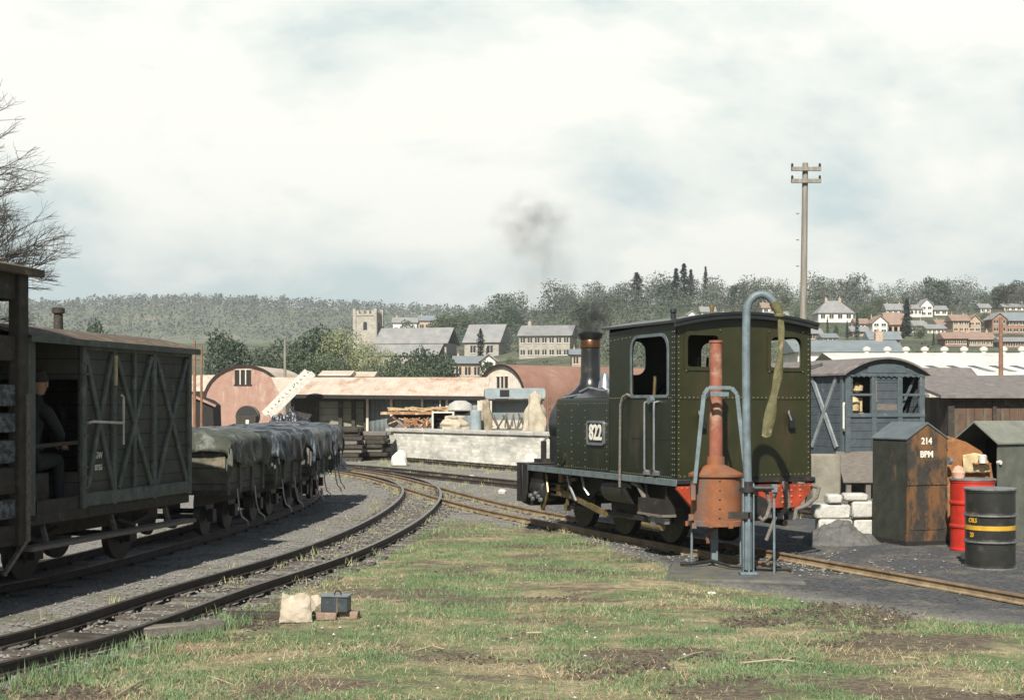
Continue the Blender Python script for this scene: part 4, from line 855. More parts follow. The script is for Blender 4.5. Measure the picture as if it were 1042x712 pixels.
def tarp(label, m, seed, drop=.42):
    rs = random.Random(seed); nx_, ny_ = 34, 40; Wd, Ln = .84, .91; vs = []; 
    for j in range(ny_+1):
        for i in range(nx_+1):
            u = -1.5+3*i/nx_; v = -1.35+2.7*j/ny_
            x = max(-1, min(1, u))*Wd; y = max(-1, min(1, v))*Ln
            nse = noise.fractal(Vector((u*2+seed, v*2.5, seed)), 1, 2, 4)
            z = 1.40+.07*math.cos(min(1,abs(u))*1.57)+.05*nse*(abs(u) < 1)
            z += .05*(abs(noise.noise(Vector((u*3.5+seed, v*2.6, 5))))-.1)
            ov = max(0, abs(u)-1); ovy = max(0, abs(v)-1)
            hang = (drop+.16*noise.noise(Vector((v*2.2+seed, seed*3, 0)))+.10*abs(math.sin(v*2.6+seed)))*1.5
            z -= ov/.5*hang*.55+ovy/.35*(.28+.08*math.sin(u*3+seed)); 
            if ov > 0: x += math.copysign((.02+.09*abs(noise.noise(Vector((v*6,ov*2,seed*2))))+.030*math.sin(v*13+seed+3*noise.noise(Vector((v*3,seed,1))))*ov*2), u); y *= 1-.04*ov
            if ovy > 0: y += math.copysign(.03+.04*math.sin(u*9+seed)*ovy*2, v)
            vs.append((x, y, z))
    fs = [(j*(nx_+1)+i, j*(nx_+1)+i+1, (j+1)*(nx_+1)+i+1, (j+1)*(nx_+1)+i) for j in range(ny_) for i in range(nx_) if not ((i < 4 or i >= nx_-4) and (j < 4 or j >= ny_-4) and rs.random() < .0)]
    o = MB().add(vs, fs).build('tarpaulin', m, recalc=False, ang=60); so = o.modifiers.new('solid', 'SOLIDIFY'); so.thickness = .008
    tag(o, label, 'tarpaulin', 'tarpaulins over the open wagons'); return o
wg0 = open_wagon('open wagon coupled next to the boarded van, its near end in sunlight'); freeze(wg0)
labs = ['second open wagon behind the boarded van, with dangling brake handles','third open wagon behind the boarded van','fourth open wagon at the far end of the row, farthest from the camera']
tl = ['dull olive tarpaulin on the wagon next to the boarded van','blue-black creased tarpaulin on the second wagon behind the van','dark creased tarpaulin on the third wagon behind the van','dark tarpaulin on the farthest wagon of the row']
for k, y in enumerate((18.9, 21.2, 23.6, 26.0)):
    p_, a_ = train_pos(y)
    if k == 0: o = wg0; o.location = (p_.x,p_.y,0); o.rotation_euler = (0,0,a_)
    else: o = dup(wg0, labs[k-1], (p_.x,p_.y,0), a_)
    t_ = tarp(tl[k], m_tarp2 if k == 0 else m_tarp, 2+k*3.7, .46 if k else .40); t_.location = (p_.x,p_.y,0); t_.rotation_euler = (0,0,a_)

# ================================================================ RIGHT: BRAKE VAN, CABINET, DRUMS, HUT
p = G(900, 500); dv = 28.5
bv = thing('brake_van', 'blue-grey grounded brake van with a glazed end and crossed side framing', 'van body', (WX(900,dv), dv, 0), R(20))
hb = .93; Lv = 4.6
mb = MB(); mb.bb(-hb,-hb+.04,0,Lv,.75,2.44); mb.bb(hb-.04,hb,0,Lv,.75,2.44); mb.bb(-hb+.04,hb-.04,Lv-.04,Lv,.75,2.44)
e_ = [(-hb,.75),(hb,.75),(hb,2.44)]+[(hb-2*hb*i/10, 2.44+.30*(1-((hb-2*hb*i/10)/hb)**2)) for i in range(1,10)]+[(-hb,2.44)]
h1 = [(-.76,1.64),(-.34,1.64),(-.34,2.36),(-.76,2.36)]; h2 = [(.40,1.64),(.80,1.64),(.80,2.36),(.40,2.36)]; h3 = [(-.2,1.70),(.28,1.70),(.28,2.30),(-.2,2.30)]
mb.prism(e_, -.03, 0, 'XZ', 0, [h1,h2,h3]); mb.build('body', m_blue, bv)
mb = MB()
for x in (-.88,-.27,.34,.87): mb.bb(x-.055,x+.055,-.055,-.031,.78,2.42)
mb.bb(-hb,hb,-.062,-.032,1.56,1.63); mb.bb(-.82,-.3,-.05,-.031,1.98,2.03); mb.bb(.38,.84,-.05,-.031,1.98,2.03); mb.bb(-.6,.6,-.062,-.031,2.37,2.43)
for k in range(14): x = -.84+.129*k; mb.prism([(x,2.40),(x+.06,2.345),(x+.12,2.40)], -.07,-.05,'XZ')
mb.prism([(-.45,2.44),(.5,2.44),(.42,2.62),(-.38,2.62)], -.05,-.031,'XZ')

for y in (.06,1.35,2.5): mb.bar((-hb-.02,y,.80),(-hb-.02,y,2.40),.09,.04,0,(1,0,0))
mb.build('framing', m_bluefr, bv, bevel=.004)
for k_ in (0,1): MB().bar((-hb-.02-.003*k_,(.25,1.15)[k_],2.35),(-hb-.02-.003*k_,(1.15,.25)[k_],.95),.09,.04,0,(1,0,0)).build('side_brace', mat('weathered_brace', (.27,.30,.30), (.15,.175,.18), scale=7, bump=.2), bv)
mb = MB(); mb.bb(-.2,.28,-.02,0.02,1.70,2.30); mb.build('door_panel', m_blue, bv)
mb = MB(); mb.bb(-.2,.28,-.028,-.021,1.70,1.82); mb.bb(-.25,-.22,-.07,-.055,1.85,2.28); mb.build('white_trim', m_oldwood, bv)
mb = MB(); rr = [(-1.02+2.04*i/14, 2.43+.33*(1-((-1.02+2.04*i/14)/1.02)**2)) for i in range(15)]; mb.prism(rr+[(x,z-.04) for x,z in reversed(rr)], -.14, Lv+.12, 'XZ'); mb.build('roof', m_slateroof, bv)
mb = MB(); mb.bb(-.8,-.32,.25,.6,1.0,1.65); mb.bb(-.8,-.32,.3,.34,1.65,1.95); mb.lathe([(.0,0),(.13,.05),(.15,.2),(.1,.3),(.0,.34)], (-.58,.25,1.64), 12); mb.lathe([(.0,0),(.12,.05),(.13,.15),(.0,.22)], (-.5,.22,2.04), 12); mb.build('stored_sacks', m_cream, bv)
mb = MB(); mb.bb(-hb+.05,hb-.05,.9,.95,.76,2.4); mb.bar((.42,.1,1.65),(.78,.1,2.34),.03,.05,1); mb.build('inner_partition', [m_tarp2, m_bluefr], bv)
mb = MB(); mb.tube([(-.98,-.06,1.30),(-1.01,-.09,1.34),(-1.01,-.09,1.80),(-.98,-.06,1.84)], .022, 7); mb.build('handrail', m_white, bv)
mb = MB(); mb.bb(-hb+.1,hb-.1,.05,Lv,.0,.75); mb.build('brick_plinth', m_darkwood, bv)
o = MB(); q0 = Vector((WX(851,27),27,0)); o.add([(WX(850,28.2),28.2,WZ(459,28.2)),(WX(890,28.2),28.3,WZ(459,28.2)),(WX(890,27),27,WZ(488,27)),(WX(858,27),27,WZ(488,27))]+[(WX(850,28.2),28.2,WZ(459,28.2)-.06),(WX(890,28.2),28.3,WZ(459,28.2)-.06),(WX(890,27),27,WZ(488,27)-.06),(WX(858,27),27,WZ(488,27)-.06)], [(0,1,2,3),(4,7,6,5),(0,3,7,4),(1,5,6,2),(0,4,5,1),(3,2,6,7)])
o.bb(WX(862,27),WX(867,27),27.05,27.15,-.02,WZ(488,27)-.03); o.bb(WX(882,27),WX(887,27),27.05,27.15,-.02,WZ(488,27)-.03); o = o.build('ramp_board', m_oldwood, bevel=.005); tag(o, 'pale weathered board ramp leaning at the end of the blue-grey van', 'ramp')
o = MB().bb(WX(826,25.5),WX(856,25.5),25.5,25.9,0,WZ(462,25.5)).build('stone_wall', m_platform, bevel=.03); tag(o, 'low rough brown wall behind the white blocks', 'wall')
# white blocks
def blk(px0, px1, y0, y1, d, rz, label):
    x0, x1 = WX(px0,d), WX(px1,d); z0, z1 = max(0, WZ(y1,d)), WZ(y0,d); w_ = x1-x0
    mb = MB(); mb.box((0,.14,(z1-z0)/2),(w_-.01,.30,z1-z0-.004)); o = mb.build('stone_block', m_block, bevel=.025); o.location = ((x0+x1)/2, d, z0); o.rotation_euler = (0,0,rz); tag(o, label, 'block', 'white stone blocks beside the cabinet')
D1 = 19.3; zb = WZ(412,1)
for a_ in ((833,868,528,548,'bottom left white block, half buried by the cinder heap'),(869,905,528,547,'bottom right white block against the cabinet'),(829,866,513,528,'large white block at left of the second course'),(867,907,510,527,'large white block at right of the second course, next to the cabinet'),(842,858,503,512.5,'small white block on top at left'),(859,884,502,510,'small white block on top in the middle of the pile')):
    blk(a_[0],a_[1],a_[2],a_[3],D1+random.uniform(-.03,.03),R(random.uniform(-2,3)),a_[4])
def heap(name, label, cat, cx_, cy_, rx, ry, h, m, seed, z=0, n_=36):
    vs = []; 
    for j in range(n_+1):
        for i in range(n_+1):
            u, v = -1+2*i/n_, -1+2*j/n_; r = math.hypot(u, v); nn = noise.fractal(Vector((u*3+seed, v*3, seed)), 1, 2, 5)
            vs.append((u*rx, v*ry, h*max(0, 1-r**1.4)*(1+.3*nn)+.05*h*noise.noise(Vector((u*22,v*22,seed)))-.01))
    o = MB().add(vs, [(j*(n_+1)+i, j*(n_+1)+i+1, (j+1)*(n_+1)+i+1, (j+1)*(n_+1)+i) for j in range(n_) for i in range(n_)]).build(name, m, recalc=False, smooth=False); o.location = (cx_,cy_,z); tag(o, label, cat); return o
heap('cinder_heap', 'grey cinder heap in front of the white blocks', 'heap', WX(854,18.6), 18.6, .55, .45, .30, m_ash, 4)
# cabinet
cb = thing('iron_cabinet', 'tall rusty iron cabinet with a gabled top, painted 214 BPM', 'cabinet', (WX(944,18.25), 18.3, 0), R(20))
wd, dp = .62, .74
mb = MB(); mb.bb(-wd/2,-wd/2+.02,0,dp,.06,1.36); mb.bb(wd/2-.02,wd/2,0,dp,.06,1.36); mb.bb(-wd/2+.02,wd/2-.02,dp-.02,dp,.06,1.36); mb.bb(-wd/2+.02,wd/2-.02,0,dp-.02,.06,.09)
mb.prism([(-wd/2,1.36),(wd/2,1.36),(0,1.56)], dp-.02, dp, 'XZ'); mb.build('shell', m_cabl, cb)
mb = MB(); mb.prism([(-wd/2-.015,1.355),(-wd/2-.015,1.372),(0,1.58),(wd/2+.015,1.372),(wd/2+.015,1.355),(0,1.56)], -.03, dp+.02, 'XZ'); mb.build('roof', m_cabroof, cb)
mb = MB(); mb.prism([(-wd/2,.80),(wd/2,.80),(wd/2,1.36),(0,1.555),(-wd/2,1.36)], -.015, .005, 'XZ'); mb.bb(-wd/2+.01,-wd/2+.035,-.025,-.015,.85,1.33); mb.build('upper_door', m_cabrust, cb)
mb = MB(); mb.bb(-wd/2,wd/2,-.018,.005,.14,.785); mb.bb(-wd/2+.06,wd/2-.05,-.026,-.018,.20,.74); mb.build('lower_door', m_cabrust, cb)
mb = MB(); mb.bb(-wd/2,wd/2,-.03,.0,.775,.81); mb.bb(-wd/2-.01,wd/2+.01,-.02,.01,.05,.14); mb.build('door_bar', m_cabrust, cb)
mb = MB(); mb.bb(-wd/2-.02,wd/2+.02,-.03,dp+.02,.0,.055); mb.build('base', m_dark, cb)
mb = MB(); mb.lathe([(.0,0),(.05,.0),(.05,.04),(.0,.05)], (0,0,0), 12, 0, 'X'); o = mb.build('latch', m_steel, cb); o.location = (wd/2, -.03, 1.08)
text('214', .115, m_letter, cb, (-.01,-.017,1.335), (R(90),0,0), 'lettering', .002, .95, .003)
text('BPM', .115, m_letter, cb, (-.01,-.017,1.165), (R(90),0,0), 'lettering', .002, .95, .003)
# drums
def drum(name, label, loc, m, ridge, band=None, rz=0, top=None):
    root = thing(name, label, 'oil drum', loc, rz); mb = MB(); h = .86; r = .268
    pr = [(.0,.02),(r-.01,.02),(r-.01,0),(r+.008,0),(r+.008,.02),(r,.03)]
    for zc in (.295,.585): pr += [(r,zc-.03),(r+.014,zc-.01),(r+.014,zc+.01),(r,zc+.03)]
    pr += [(r,h-.03),(r+.008,h-.02),(r+.008,h),(r-.01,h),(r-.012,h-.02),(.0,h-.018)]
    mb.lathe(pr, n=40); mb.build('shell', m, root)
    mb = MB()
    for zc in ridge: mb.lathe([(r+.009,zc-.012),(r+.0175,zc-.008),(r+.0175,zc+.008),(r+.009,zc+.012)], n=40)
    mb.build('rolling_hoop', m_rim, root)
    mb = MB(); mb.lathe([(.0,0),(.035,0),(.035,.02),(.0,.02)], (.16,-.1,h-.018), 10); mb.build('bung', m_rim, root)
    if top: mb = MB(); mb.lathe([(.0,h-.016),(r-.014,h-.016),(r-.014,h-.012),(.0,h-.012)], n=32); mb.build('drum_top', top, root)
    if band: mb = MB(); mb.lathe([(r-.001,band[0]),(r+.004,band[0]),(r+.004,band[1]),(r-.001,band[1])], n=40); mb.build('painted_band', m_yellow, root)
    return root
bd = drum('oil_drum', 'black oil drum with a yellow painted band and bright hoops', (WX(1007.5,15.8),15.8,0), m_blkdrum, (.0,.295,.585,.872), (.425,.475), .3)
for k, (s_, an, z_) in enumerate((('SHELL', -150, .53), ('20', -153, .37))):
    if k == 0: s_ = 'OILS'
    a = R(an); text(s_, .07, m_yellow, bd, (math.cos(a)*.274, math.sin(a)*.274, z_), (R(90),0,a+R(90)), 'lettering', .002, .8, .002)
bd.rotation_euler = (0,0,0)
drum('oil_drum', 'bright red oil drum half hidden behind the black drum', (WX(991,17.7),17.75,0), m_redrum, (.875,), None, .8, m_white)
# right hut with open end facing left
dh = 18.9
hu = thing('iron_hut', 'olive gabled iron hut with an open dark end, at the right edge', 'hut', (WX(993,dh), dh+.0, 0), R(-58))
# local: opening in plane y=0 facing -y ; gable across x ; depth +y
w2 = .36; Ld = 1.9
mb = MB(); mb.bb(-w2,-w2+.02,0,Ld,0,1.30); mb.bb(w2-.02,w2,0,Ld,0,1.30); mb.prism([(-w2+.02,0),(w2-.02,0),(w2-.02,1.30),(0,1.55),(-w2+.02,1.30)], Ld-.02, Ld, 'XZ')
mb.build('shell', m_hut, hu); mb = MB(); mb.prism([(-w2-.03,1.285),(-w2-.03,1.305),(0,1.59),(w2+.03,1.305),(w2+.03,1.285),(0,1.565)], -.04, Ld+.03, 'XZ'); mb.build('roof', m_hutroof, hu)
mb = MB(); mb.bb(-w2+.03,w2-.03,.6,.62,.05,1.35); mb.build('shade_sheet', m_dark, hu)  # added dark sheet standing in for the shade inside the hut
mb = MB(); mb.lathe([(.0,-.02),(.03,-.02),(.03,.03),(.0,.03)], (w2-.0,.02,1.05), 8, 0, 'X'); mb.build('hinge', m_white, hu)
o = MB(); xa, xb = WX(957,18.85), WX(1004,18.85); W_ = xb-xa; o.prism([(0,.0),(W_,.0),(W_,.75),(W_*.93,1.02),(W_*.72,1.20),(W_*.40,1.32),(0,1.40)], 0, .03, 'XZ'); dr = o.build('rusty_door', m_ochre); dr.location = (xa,18.55,0); tag(dr, 'round-topped rusty door leaf standing open behind the red drum', 'door')
mb = MB(); vs = []
for j in range(11):
    for i in range(11):
        u, v = i/10, j/10; vs.append((.18+u*.36*(1-.15*v), -.05-.03*abs(math.sin(u*7+v*3))-.02*v, .92+v*.26*(1-.25*abs(u-.45))))
mb.add(vs, [(j*11+i, j*11+i+1, (j+1)*11+i+1, (j+1)*11+i) for j in range(10) for i in range(10)]); o = mb.build('cloth', m_cream, recalc=False); so = o.modifiers.new('s','SOLIDIFY'); so.thickness = .012; o.location = (xa,18.55,0); tag(o, 'crumpled cream cloth hanging on the rusty door behind the red drum', 'cloth')
mb = MB(); mb.lathe([(.0,0),(.045,0),(.05,.10),(.04,.11),(.0,.11)], n=14); o = mb.build('tin_can', m_white); o.location = (xa+.40,18.38,1.05); 
mb = MB(); mb.bb(.30,.52,-.16,0,1.035,1.05); s_ = mb.build('shelf', m_ochre, dr); tag(o, 'white tin can on the little shelf of the rusty door', 'can')
mb = MB(); mb.lathe([(.0,0),(.07,.03),(.085,.10),(.05,.17),(.0,.19)], n=12); o = mb.build('rag', mat('pink_rag', (.62,.38,.28), (.45,.26,.18), scale=9, bump=.6)); o.location = (WX(972,17.85), 17.72, .862); tag(o, 'crumpled pinkish rag on top of the red drum', 'rag')
# timber shed right with grey roof
sh = thing('timber_shed', 'dark brown timber shed with a low grey felt roof behind the iron hut', 'shed', (WX(965,32), 32, 0), R(2))
mb = MB(); zE = WZ(404,32); mb.bb(0,5.5,0,.06,0,zE); mb.bb(0,.06,.06,4,0,zE); mb.bb(5.44,5.5,.06,4,0,zE)
mb.build('wall', mat('shed_boards', (.15,.085,.05), (.07,.042,.028), rust=(.11,.10,.07), rt=.56, scale=3, bump=.4, planks=('X',.2), rstretch=(3,1,.4)), sh)
mb = MB(); mb.bb(-.02,.12,-.06,0,0,zE); mb.bb(1.0,1.08,-.05,0,0,zE-.1); mb.bb(2.05,2.2,-.06,0,0,zE); mb.bb(0,5.5,-.03,0,zE-.22,zE-.08); mb.build('frame_posts', m_darkwood, sh)
mb = MB(); zr = WZ(386,35); mb.add([(-.25,-.25,zE-.02),(5.8,-.25,zE-.02),(5.8,3.6,zr+.1),(-.25,3.2,zr),(-.25,-.25,zE+.05),(5.8,-.25,zE+.05),(5.8,3.6,zr+.17),(-.25,3.2,zr+.07)], [(0,3,2,1),(4,5,6,7),(0,1,5,4),(1,2,6,5),(2,3,7,6),(3,0,4,7)]); mb.build('roof', m_slateroof, sh)
m_bl = mat('bright_masonry', (.55,.52,.44), (.3,.28,.23), rust=(.12,.12,.11), rt=.5, scale=4, bump=.4)
o = MB().bb(WX(946,36),WX(966,36),36,36.4,0,WZ(400,36)).build('rubble_wall', m_bl, bevel=.03); tag(o, 'speckled pale rubble wall between the blue-grey van and the timber shed', 'wall')
sr = thing('slate_shed', 'low building with a hipped brownish slate roof behind the timber shed', 'shed', (WX(968,50), 50, 0), 0)
zE, zR = WZ(402,50), WZ(374,53); xa, xb = WX(925,50)-WX(968,50), WX(1012,50)-WX(968,50)
mb = MB(); mb.bb(xa+.2,xb-.2,.2,5.6,0,zE); mb.build('wall', m_tin, sr)
mb = MB(); mb.add([(xa,0,zE),(xb,0,zE),(xb,6,zE),(xa,6,zE),(xa-.2,3,zR),(WX(988,53)-WX(968,50),3,zR)], [(0,1,5,4),(1,2,5),(2,3,4,5),(3,0,4),(0,3,2,1)]); mb.build('roof', m_slateroof, sr, smooth=False)
# poles
def pole(px, ybase_d, ytop, r, m, label, arms, lean=0, group=None, bot=0):
    d = ybase_d; h = WZ(ytop, d)-bot; root = thing('telegraph_pole', label, 'pole', (WX(px,d), d, bot), 0, group); mb = MB(); mb.tube([(0,0,-.3),(lean*.5,0,h*.5),(lean,0,h)], [r*1.15,r,r*.78], 12)
    for k in range(int(h/.4)): mb.box((-r*.9 if k%2 else r*.9, 0, h*.35+k*.4*(.6)), (.05,.03,.02)) if h > 5 and h*.35+k*.24 < h*.95 else None
    mb.build('shaft', m, root)
    for za, wl_, il in arms:
        mb = MB(); mb.bb(lean-wl_,lean+wl_,-r-.04,-r+.02,h-za-.035,h-za+.035); a_ = mb.build('crossarm', m_pole, root)
        for s_ in (-1,1): 
            mb = MB(); mb.lathe([(.015,-.07),(.024,-.05),(.022,.04),(.010,.055)], (lean+s_*wl_*.93,-r,h-za+.05), 8); mb.build('insulator', m_glass, a_)
    return root
pole(815, 26, 166, .066, m_pole, 'tall wooden telegraph pole with two crossarms rising behind the locomotive', ((.12,.27,0),(.34,.27,0)), .08)
mb = MB()
pole(1018.5, 60, 323, .10, m_rustpole, 'thin rusty pole in front of the long white factory roof', ())
pole(198, 40, 346, .045, m_rustpole, 'slender rusty pole behind the first sheeted wagon', ())
pole(205, 43, 352, .04, m_rustpole, 'slender rusty pole standing right beside its taller twin by the reddish hut', ())
pole(290, 85, 345, .09, m_pole, 'grey wooden pole behind the reddish arched hut', ())
pole(187.5, 50, 385, .05, m_rustpole, 'short dark post left of the twin rusty poles', ())

# ================================================================ MIDDLE: PLATFORM, SHEDS, HUTS
pl = thing('stone_platform', 'long pale whitewashed stone loading platform with a flat coping', 'platform', (0,0,0))
A = Vector((3.4,37.6,0)); Bp = Vector((-4.25,48.2,0)); dr_ = (Bp-A); lnp = dr_.length; ang = math.atan2(dr_.y, dr_.x)
pl.location = A; pl.rotation_euler = (0,0,ang)
mb = MB(); mb.bb(0,lnp,-.5,0,-.1,.90); mb.build('wall', m_wall, pl, bevel=.02)
mb = MB(); 
for k in range(11): mb.bb(lnp*k/11+.01, lnp*(k+1)/11-.01, -.62, .06, .90, 1.02)
mb.build('coping', m_coping, pl, bevel=.02)
mb = MB(); mb.bb(0,lnp-.4,-14,-.62,-.1,.97); mb.build('deck', m_platform, pl)
mb = MB(); mb.bb(lnp-10.1,lnp-8.4 if False else lnp-9.6,.0,.10,.0,.55); 
o = MB(); o.bb(0,.9,0,.3,0,.62); o = o.build('grey_buttress', m_coping, bevel=.03); o.location = A.lerp(Bp,.215)+Vector((-.1,-.12,0)); o.rotation_euler = (0,0,ang+R(180)); tag(o, 'lower grey stone patch against the right end of the pale platform wall', 'buttress')
o = MB().prism([(-.26,0),(.28,0),(.20,.22),(.24,.38),(.05,.50),(-.10,.40),(-.22,.28)], -.12,.12,'XZ').build('white_stone', m_white, bevel=.05); o.location = G(403,474)+Vector((.1,0,0)); tag(o, 'rounded white painted stone at the left foot of the platform', 'marker stone')
o = MB().bb(-.16,.16,-.1,.1,0,.55).build('white_post', m_white, bevel=.03); o.location = G(536,484)+Vector((.12,0,0)); tag(o, 'square white post left of the locomotive front beam', 'post')
for k,(px,py) in enumerate(((511,502),(480,487))):
    o = MB().lathe([(.0,-.02),(.09,0),(.10,.05),(.05,.09),(.0,.10)], n=7).build('white_rock', m_block, smooth=False); o.location = G(px,py); o.rotation_euler = (0,0,k); tag(o, ('pale rock beside the track close to the locomotive front','small pale rock between the middle sidings')[k], 'rock')
# sleeper stacks
for k, (px0, px1, py, dd, yt) in enumerate(((345,366,469,45.5,433),(368,392,468,46.3,435))):
    st = thing('sleeper_stack', ('left stack of old dark sleepers under the timber shed','right stack of old dark sleepers next to the platform end')[k], 'timber stack', (WX(px0,dd), dd, 0), R(-4), 'stacks of old sleepers')
    w_ = WX(px1,dd)-WX(px0,dd); n_ = int(WZ(yt,dd)/.135)
    rs = random.Random(k)
    for j in range(n_):
        mb = MB()
        if j % 2 == 0 or True:
            mb.bb(-.05+rs.uniform(-.1,.1), w_+rs.uniform(-.1,.12), 0+rs.uniform(-.1,.1), .25, j*.135, j*.135+.12); mb.bb(rs.uniform(-.1,.05), w_+rs.uniform(-.1,.1), .6, 1.2, j*.135, j*.135+.12)
        o = mb.build('sleeper', m_darkwood if rs.random() < .7 else m_oldwood, st, bevel=.01)
# long low shed with rusty roof
ls = thing('long_shed', 'long low open-fronted shed with a pale rusty corrugated roof', 'shed', (WX(300,60), 60, 0), 0)
x1 = WX(492,58)-WX(300,60); zE = WZ(401,60); zR = WZ(386,63.5)
mb = MB(); mb.add([(-.6,-.3,zE-.05),(x1+.1,-2.0,zE-.15),(x1+.2,2.0,zR+.02),(-1.6,3.5,zR+.05),(-.6,-.3,zE),(x1+.1,-2.0,zE-.1),(x1+.2,2.0,zR+.07),(-1.6,3.5,zR+.1)], [(0,3,2,1),(4,5,6,7),(0,1,5,4),(1,2,6,5),(2,3,7,6),(3,0,4,7)])
mb.build('roof', m_rusty, ls)
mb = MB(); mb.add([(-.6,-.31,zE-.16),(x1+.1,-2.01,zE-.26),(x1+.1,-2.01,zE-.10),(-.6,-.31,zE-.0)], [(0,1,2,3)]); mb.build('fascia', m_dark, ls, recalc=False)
xs2 = WX(374,60)-WX(300,60)
mb = MB(); mb.bb(-.2,.9,.2,.3,0,zE-.1); mb.bb(.9,xs2,.2,.3,0,.9); mb.bb(.9,xs2,.2,.3,1.98,zE-.1)
for x in (.9,1.9,2.45,xs2-.1): mb.bb(x-.08,x+.08,.12,.3,0,zE-.1)
mb.build('timber_wall', m_darkwood, ls)
mb = MB(); mb.bb(.9,xs2,.32,.36,.9,1.98); mb.build('glazed_panel', mat('dusty_panels', (.30,.30,.22), (.17,.17,.12), scale=2, bump=.2, planks=('Z',.28)), ls)
mb = MB(); mb.add([(xs2,.05,0),(x1-.2,-1.75,0),(x1-.2,-1.75,zE-.1),(xs2,.05,zE-.05)], [(0,1,2,3)]); bk = mb.build('back_wall', m_tin, ls, recalc=False); so = bk.modifiers.new('s','SOLIDIFY'); so.thickness = .05
for f_ in (.0,.22,.5,.72,1): x = xs2+(x1-.2-xs2)*f_; y = .0-1.8*f_-.06; MB().bb(x-.05,x+.05,y-.06,y+.02,0,zE-.12).build('post', m_paleface, ls)
xw = xs2+(x1-xs2)*.64; 
mb = MB(); mb.bb(xw-.25,xw+.2,-1.4,-1.2,1.6,2.0); mb.bb(xw-.05,xw,-1.43,-1.39,1.6,2.0,1); mb.build('window', [m_glass, m_paleface], ls)
# arched huts
def arch_hut(name, label, loc, rz, r, wall, length, mface, mroof, win, door=None, rr=.9):
    h = thing(name, label, 'hut', loc, rz); pts = arc(0, wall, r, 0, 180, 20, r*rr)
    poly = [(-r,0),(r,0)]+pts; win_ = [(win[0],win[2]),(win[1],win[2]),(win[1],win[3]),(win[0],win[3])]
    mb = MB(); mb.prism(poly, 0, .08, 'XZ', 0, [win_]); mb.build('end_wall', mface, h)
    o_ = [(r+.08,0)]+arc(0, wall, r+.08, 0, 180, 20, r*rr+.08)+[(-r-.08,0)]; i_ = [(r+.0,0)]+pts+[(-r,0)]
    mb = MB(); n_ = len(o_); vs = [(x,y,z) for y in (-.12, length) for ring in (o_, i_) for x, z in ring]; fs = []
    for i in range(n_-1): fs += [(i,i+1,2*n_+i+1,2*n_+i),(n_+i,3*n_+i,3*n_+i+1,n_+i+1),(i,n_+i,n_+i+1,i+1),(2*n_+i,2*n_+i+1,3*n_+i+1,3*n_+i)]
    mb.add(vs, fs); mb.build('roof_shell', mroof, h, recalc=True)
    mb = MB(); q_ = [(r+.1,0)]+arc(0, wall, r+.10, 0, 180, 20, r*rr+.10)+[(-r-.1,0)]; mb.prism(q_+[p for p in reversed(i_)], -.16,-.121,'XZ'); mb.build('edge_trim', m_dark, h)
    mb = MB(); mb.bb(win[0],win[1],.03,.05,win[2],win[3],0); k = 3
    for j in range(1,k): x = win[0]+(win[1]-win[0])*j/k; mb.bb(x-.035,x+.035,-.02,.03,win[2],win[3],1)
    mb.bb(win[0]-.04,win[1]+.04,-.03,-.0,win[3],win[3]+.05,1); mb.bb(win[0]-.06,win[1]+.06,-.05,-.0,win[2]-.06,win[2],0)
    mb.build('window', [m_dark, m_paleface], h); return h
arch_hut('arched_hut', 'reddish pink arched corrugated hut with a barred window near its top', (WX(249,87),87,0), R(-3), 2.47, 2.0, 9, m_hutface, m_rusty, (-.62,.40,3.05,3.95), rr=.88)
arch_hut('arched_hut', 'pale-fronted arched hut with a rusty red roof running behind the locomotive', (WX(511,70),70,0), R(-48), 1.75, 2.0, 14, m_paleface, m_rustred, (-.42,.42,2.15,3.2), rr=.98)
arch_hut('arched_hut', 'small white-fronted arched hut just showing above the rusty red hut roof', (WX(549,108),108,0), R(-30), 1.95, 3.0, 12, m_render, m_slateb, (-.2,.2,2.0,2.5), rr=.8)
o = thing('low_shed', 'low shed with a pale roof left of the reddish arched hut', 'shed', (WX(190,92),92,0)); mb = MB(); mb.add([(-4,0,WZ(397,92)),(3,0,WZ(396,92)),(4,4,WZ(381,96)),(-4,4,WZ(382,96)),(-4,0,WZ(397,92)-.1),(3,0,WZ(396,92)-.1),(4,4,WZ(381,96)-.1),(-4,4,WZ(382,96)-.1)], [(0,1,2,3),(4,7,6,5),(0,4,5,1),(1,5,6,2),(2,6,7,3),(3,7,4,0)]); mb.build('roof', m_rusty, o); mb = MB(); mb.bb(-3.8,2.4,.3,3.8,0,WZ(399,92)); mb.build('wall', m_hutface, o)
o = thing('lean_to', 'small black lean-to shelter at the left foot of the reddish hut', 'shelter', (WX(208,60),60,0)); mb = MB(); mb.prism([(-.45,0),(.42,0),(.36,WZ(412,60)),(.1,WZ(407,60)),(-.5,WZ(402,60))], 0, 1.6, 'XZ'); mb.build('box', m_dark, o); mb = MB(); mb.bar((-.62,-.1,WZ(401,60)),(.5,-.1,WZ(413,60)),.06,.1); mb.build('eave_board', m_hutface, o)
o = MB().bb(WX(190,45),WX(242,45),45,46.2,0,WZ(436,45)).build('loading_slab', m_white, bevel=.02); tag(o, 'pale flat slab showing above the first sheeted wagon', 'slab')
mb = MB(); mb.lathe([(.37,0),(.41,.0),(.41,.5),(.37,.5)], (0,0,0), 24, 0, 'Y'); mb.lathe([(.0,.12),(.42,.12),(.42,.14),(.0,.14)], (0,0,0), 24, 1, 'Y'); o = mb.build('tyre', [m_black, m_hutface]); o.location = (WX(251,52),52,WZ(424,52)); tag(o, 'large black iron ring standing upright above the wagons', 'iron ring')
o = MB().bb(-.35,.35,0,.6,0,WZ(423,50)).bb(.0,.12,-.03,0,WZ(433,50),WZ(427,50),1).build('crate', [m_darkwood, m_white], bevel=.02); o.location = (WX(250,50),50,0); tag(o, 'dark timber crate under the black iron ring', 'crate')
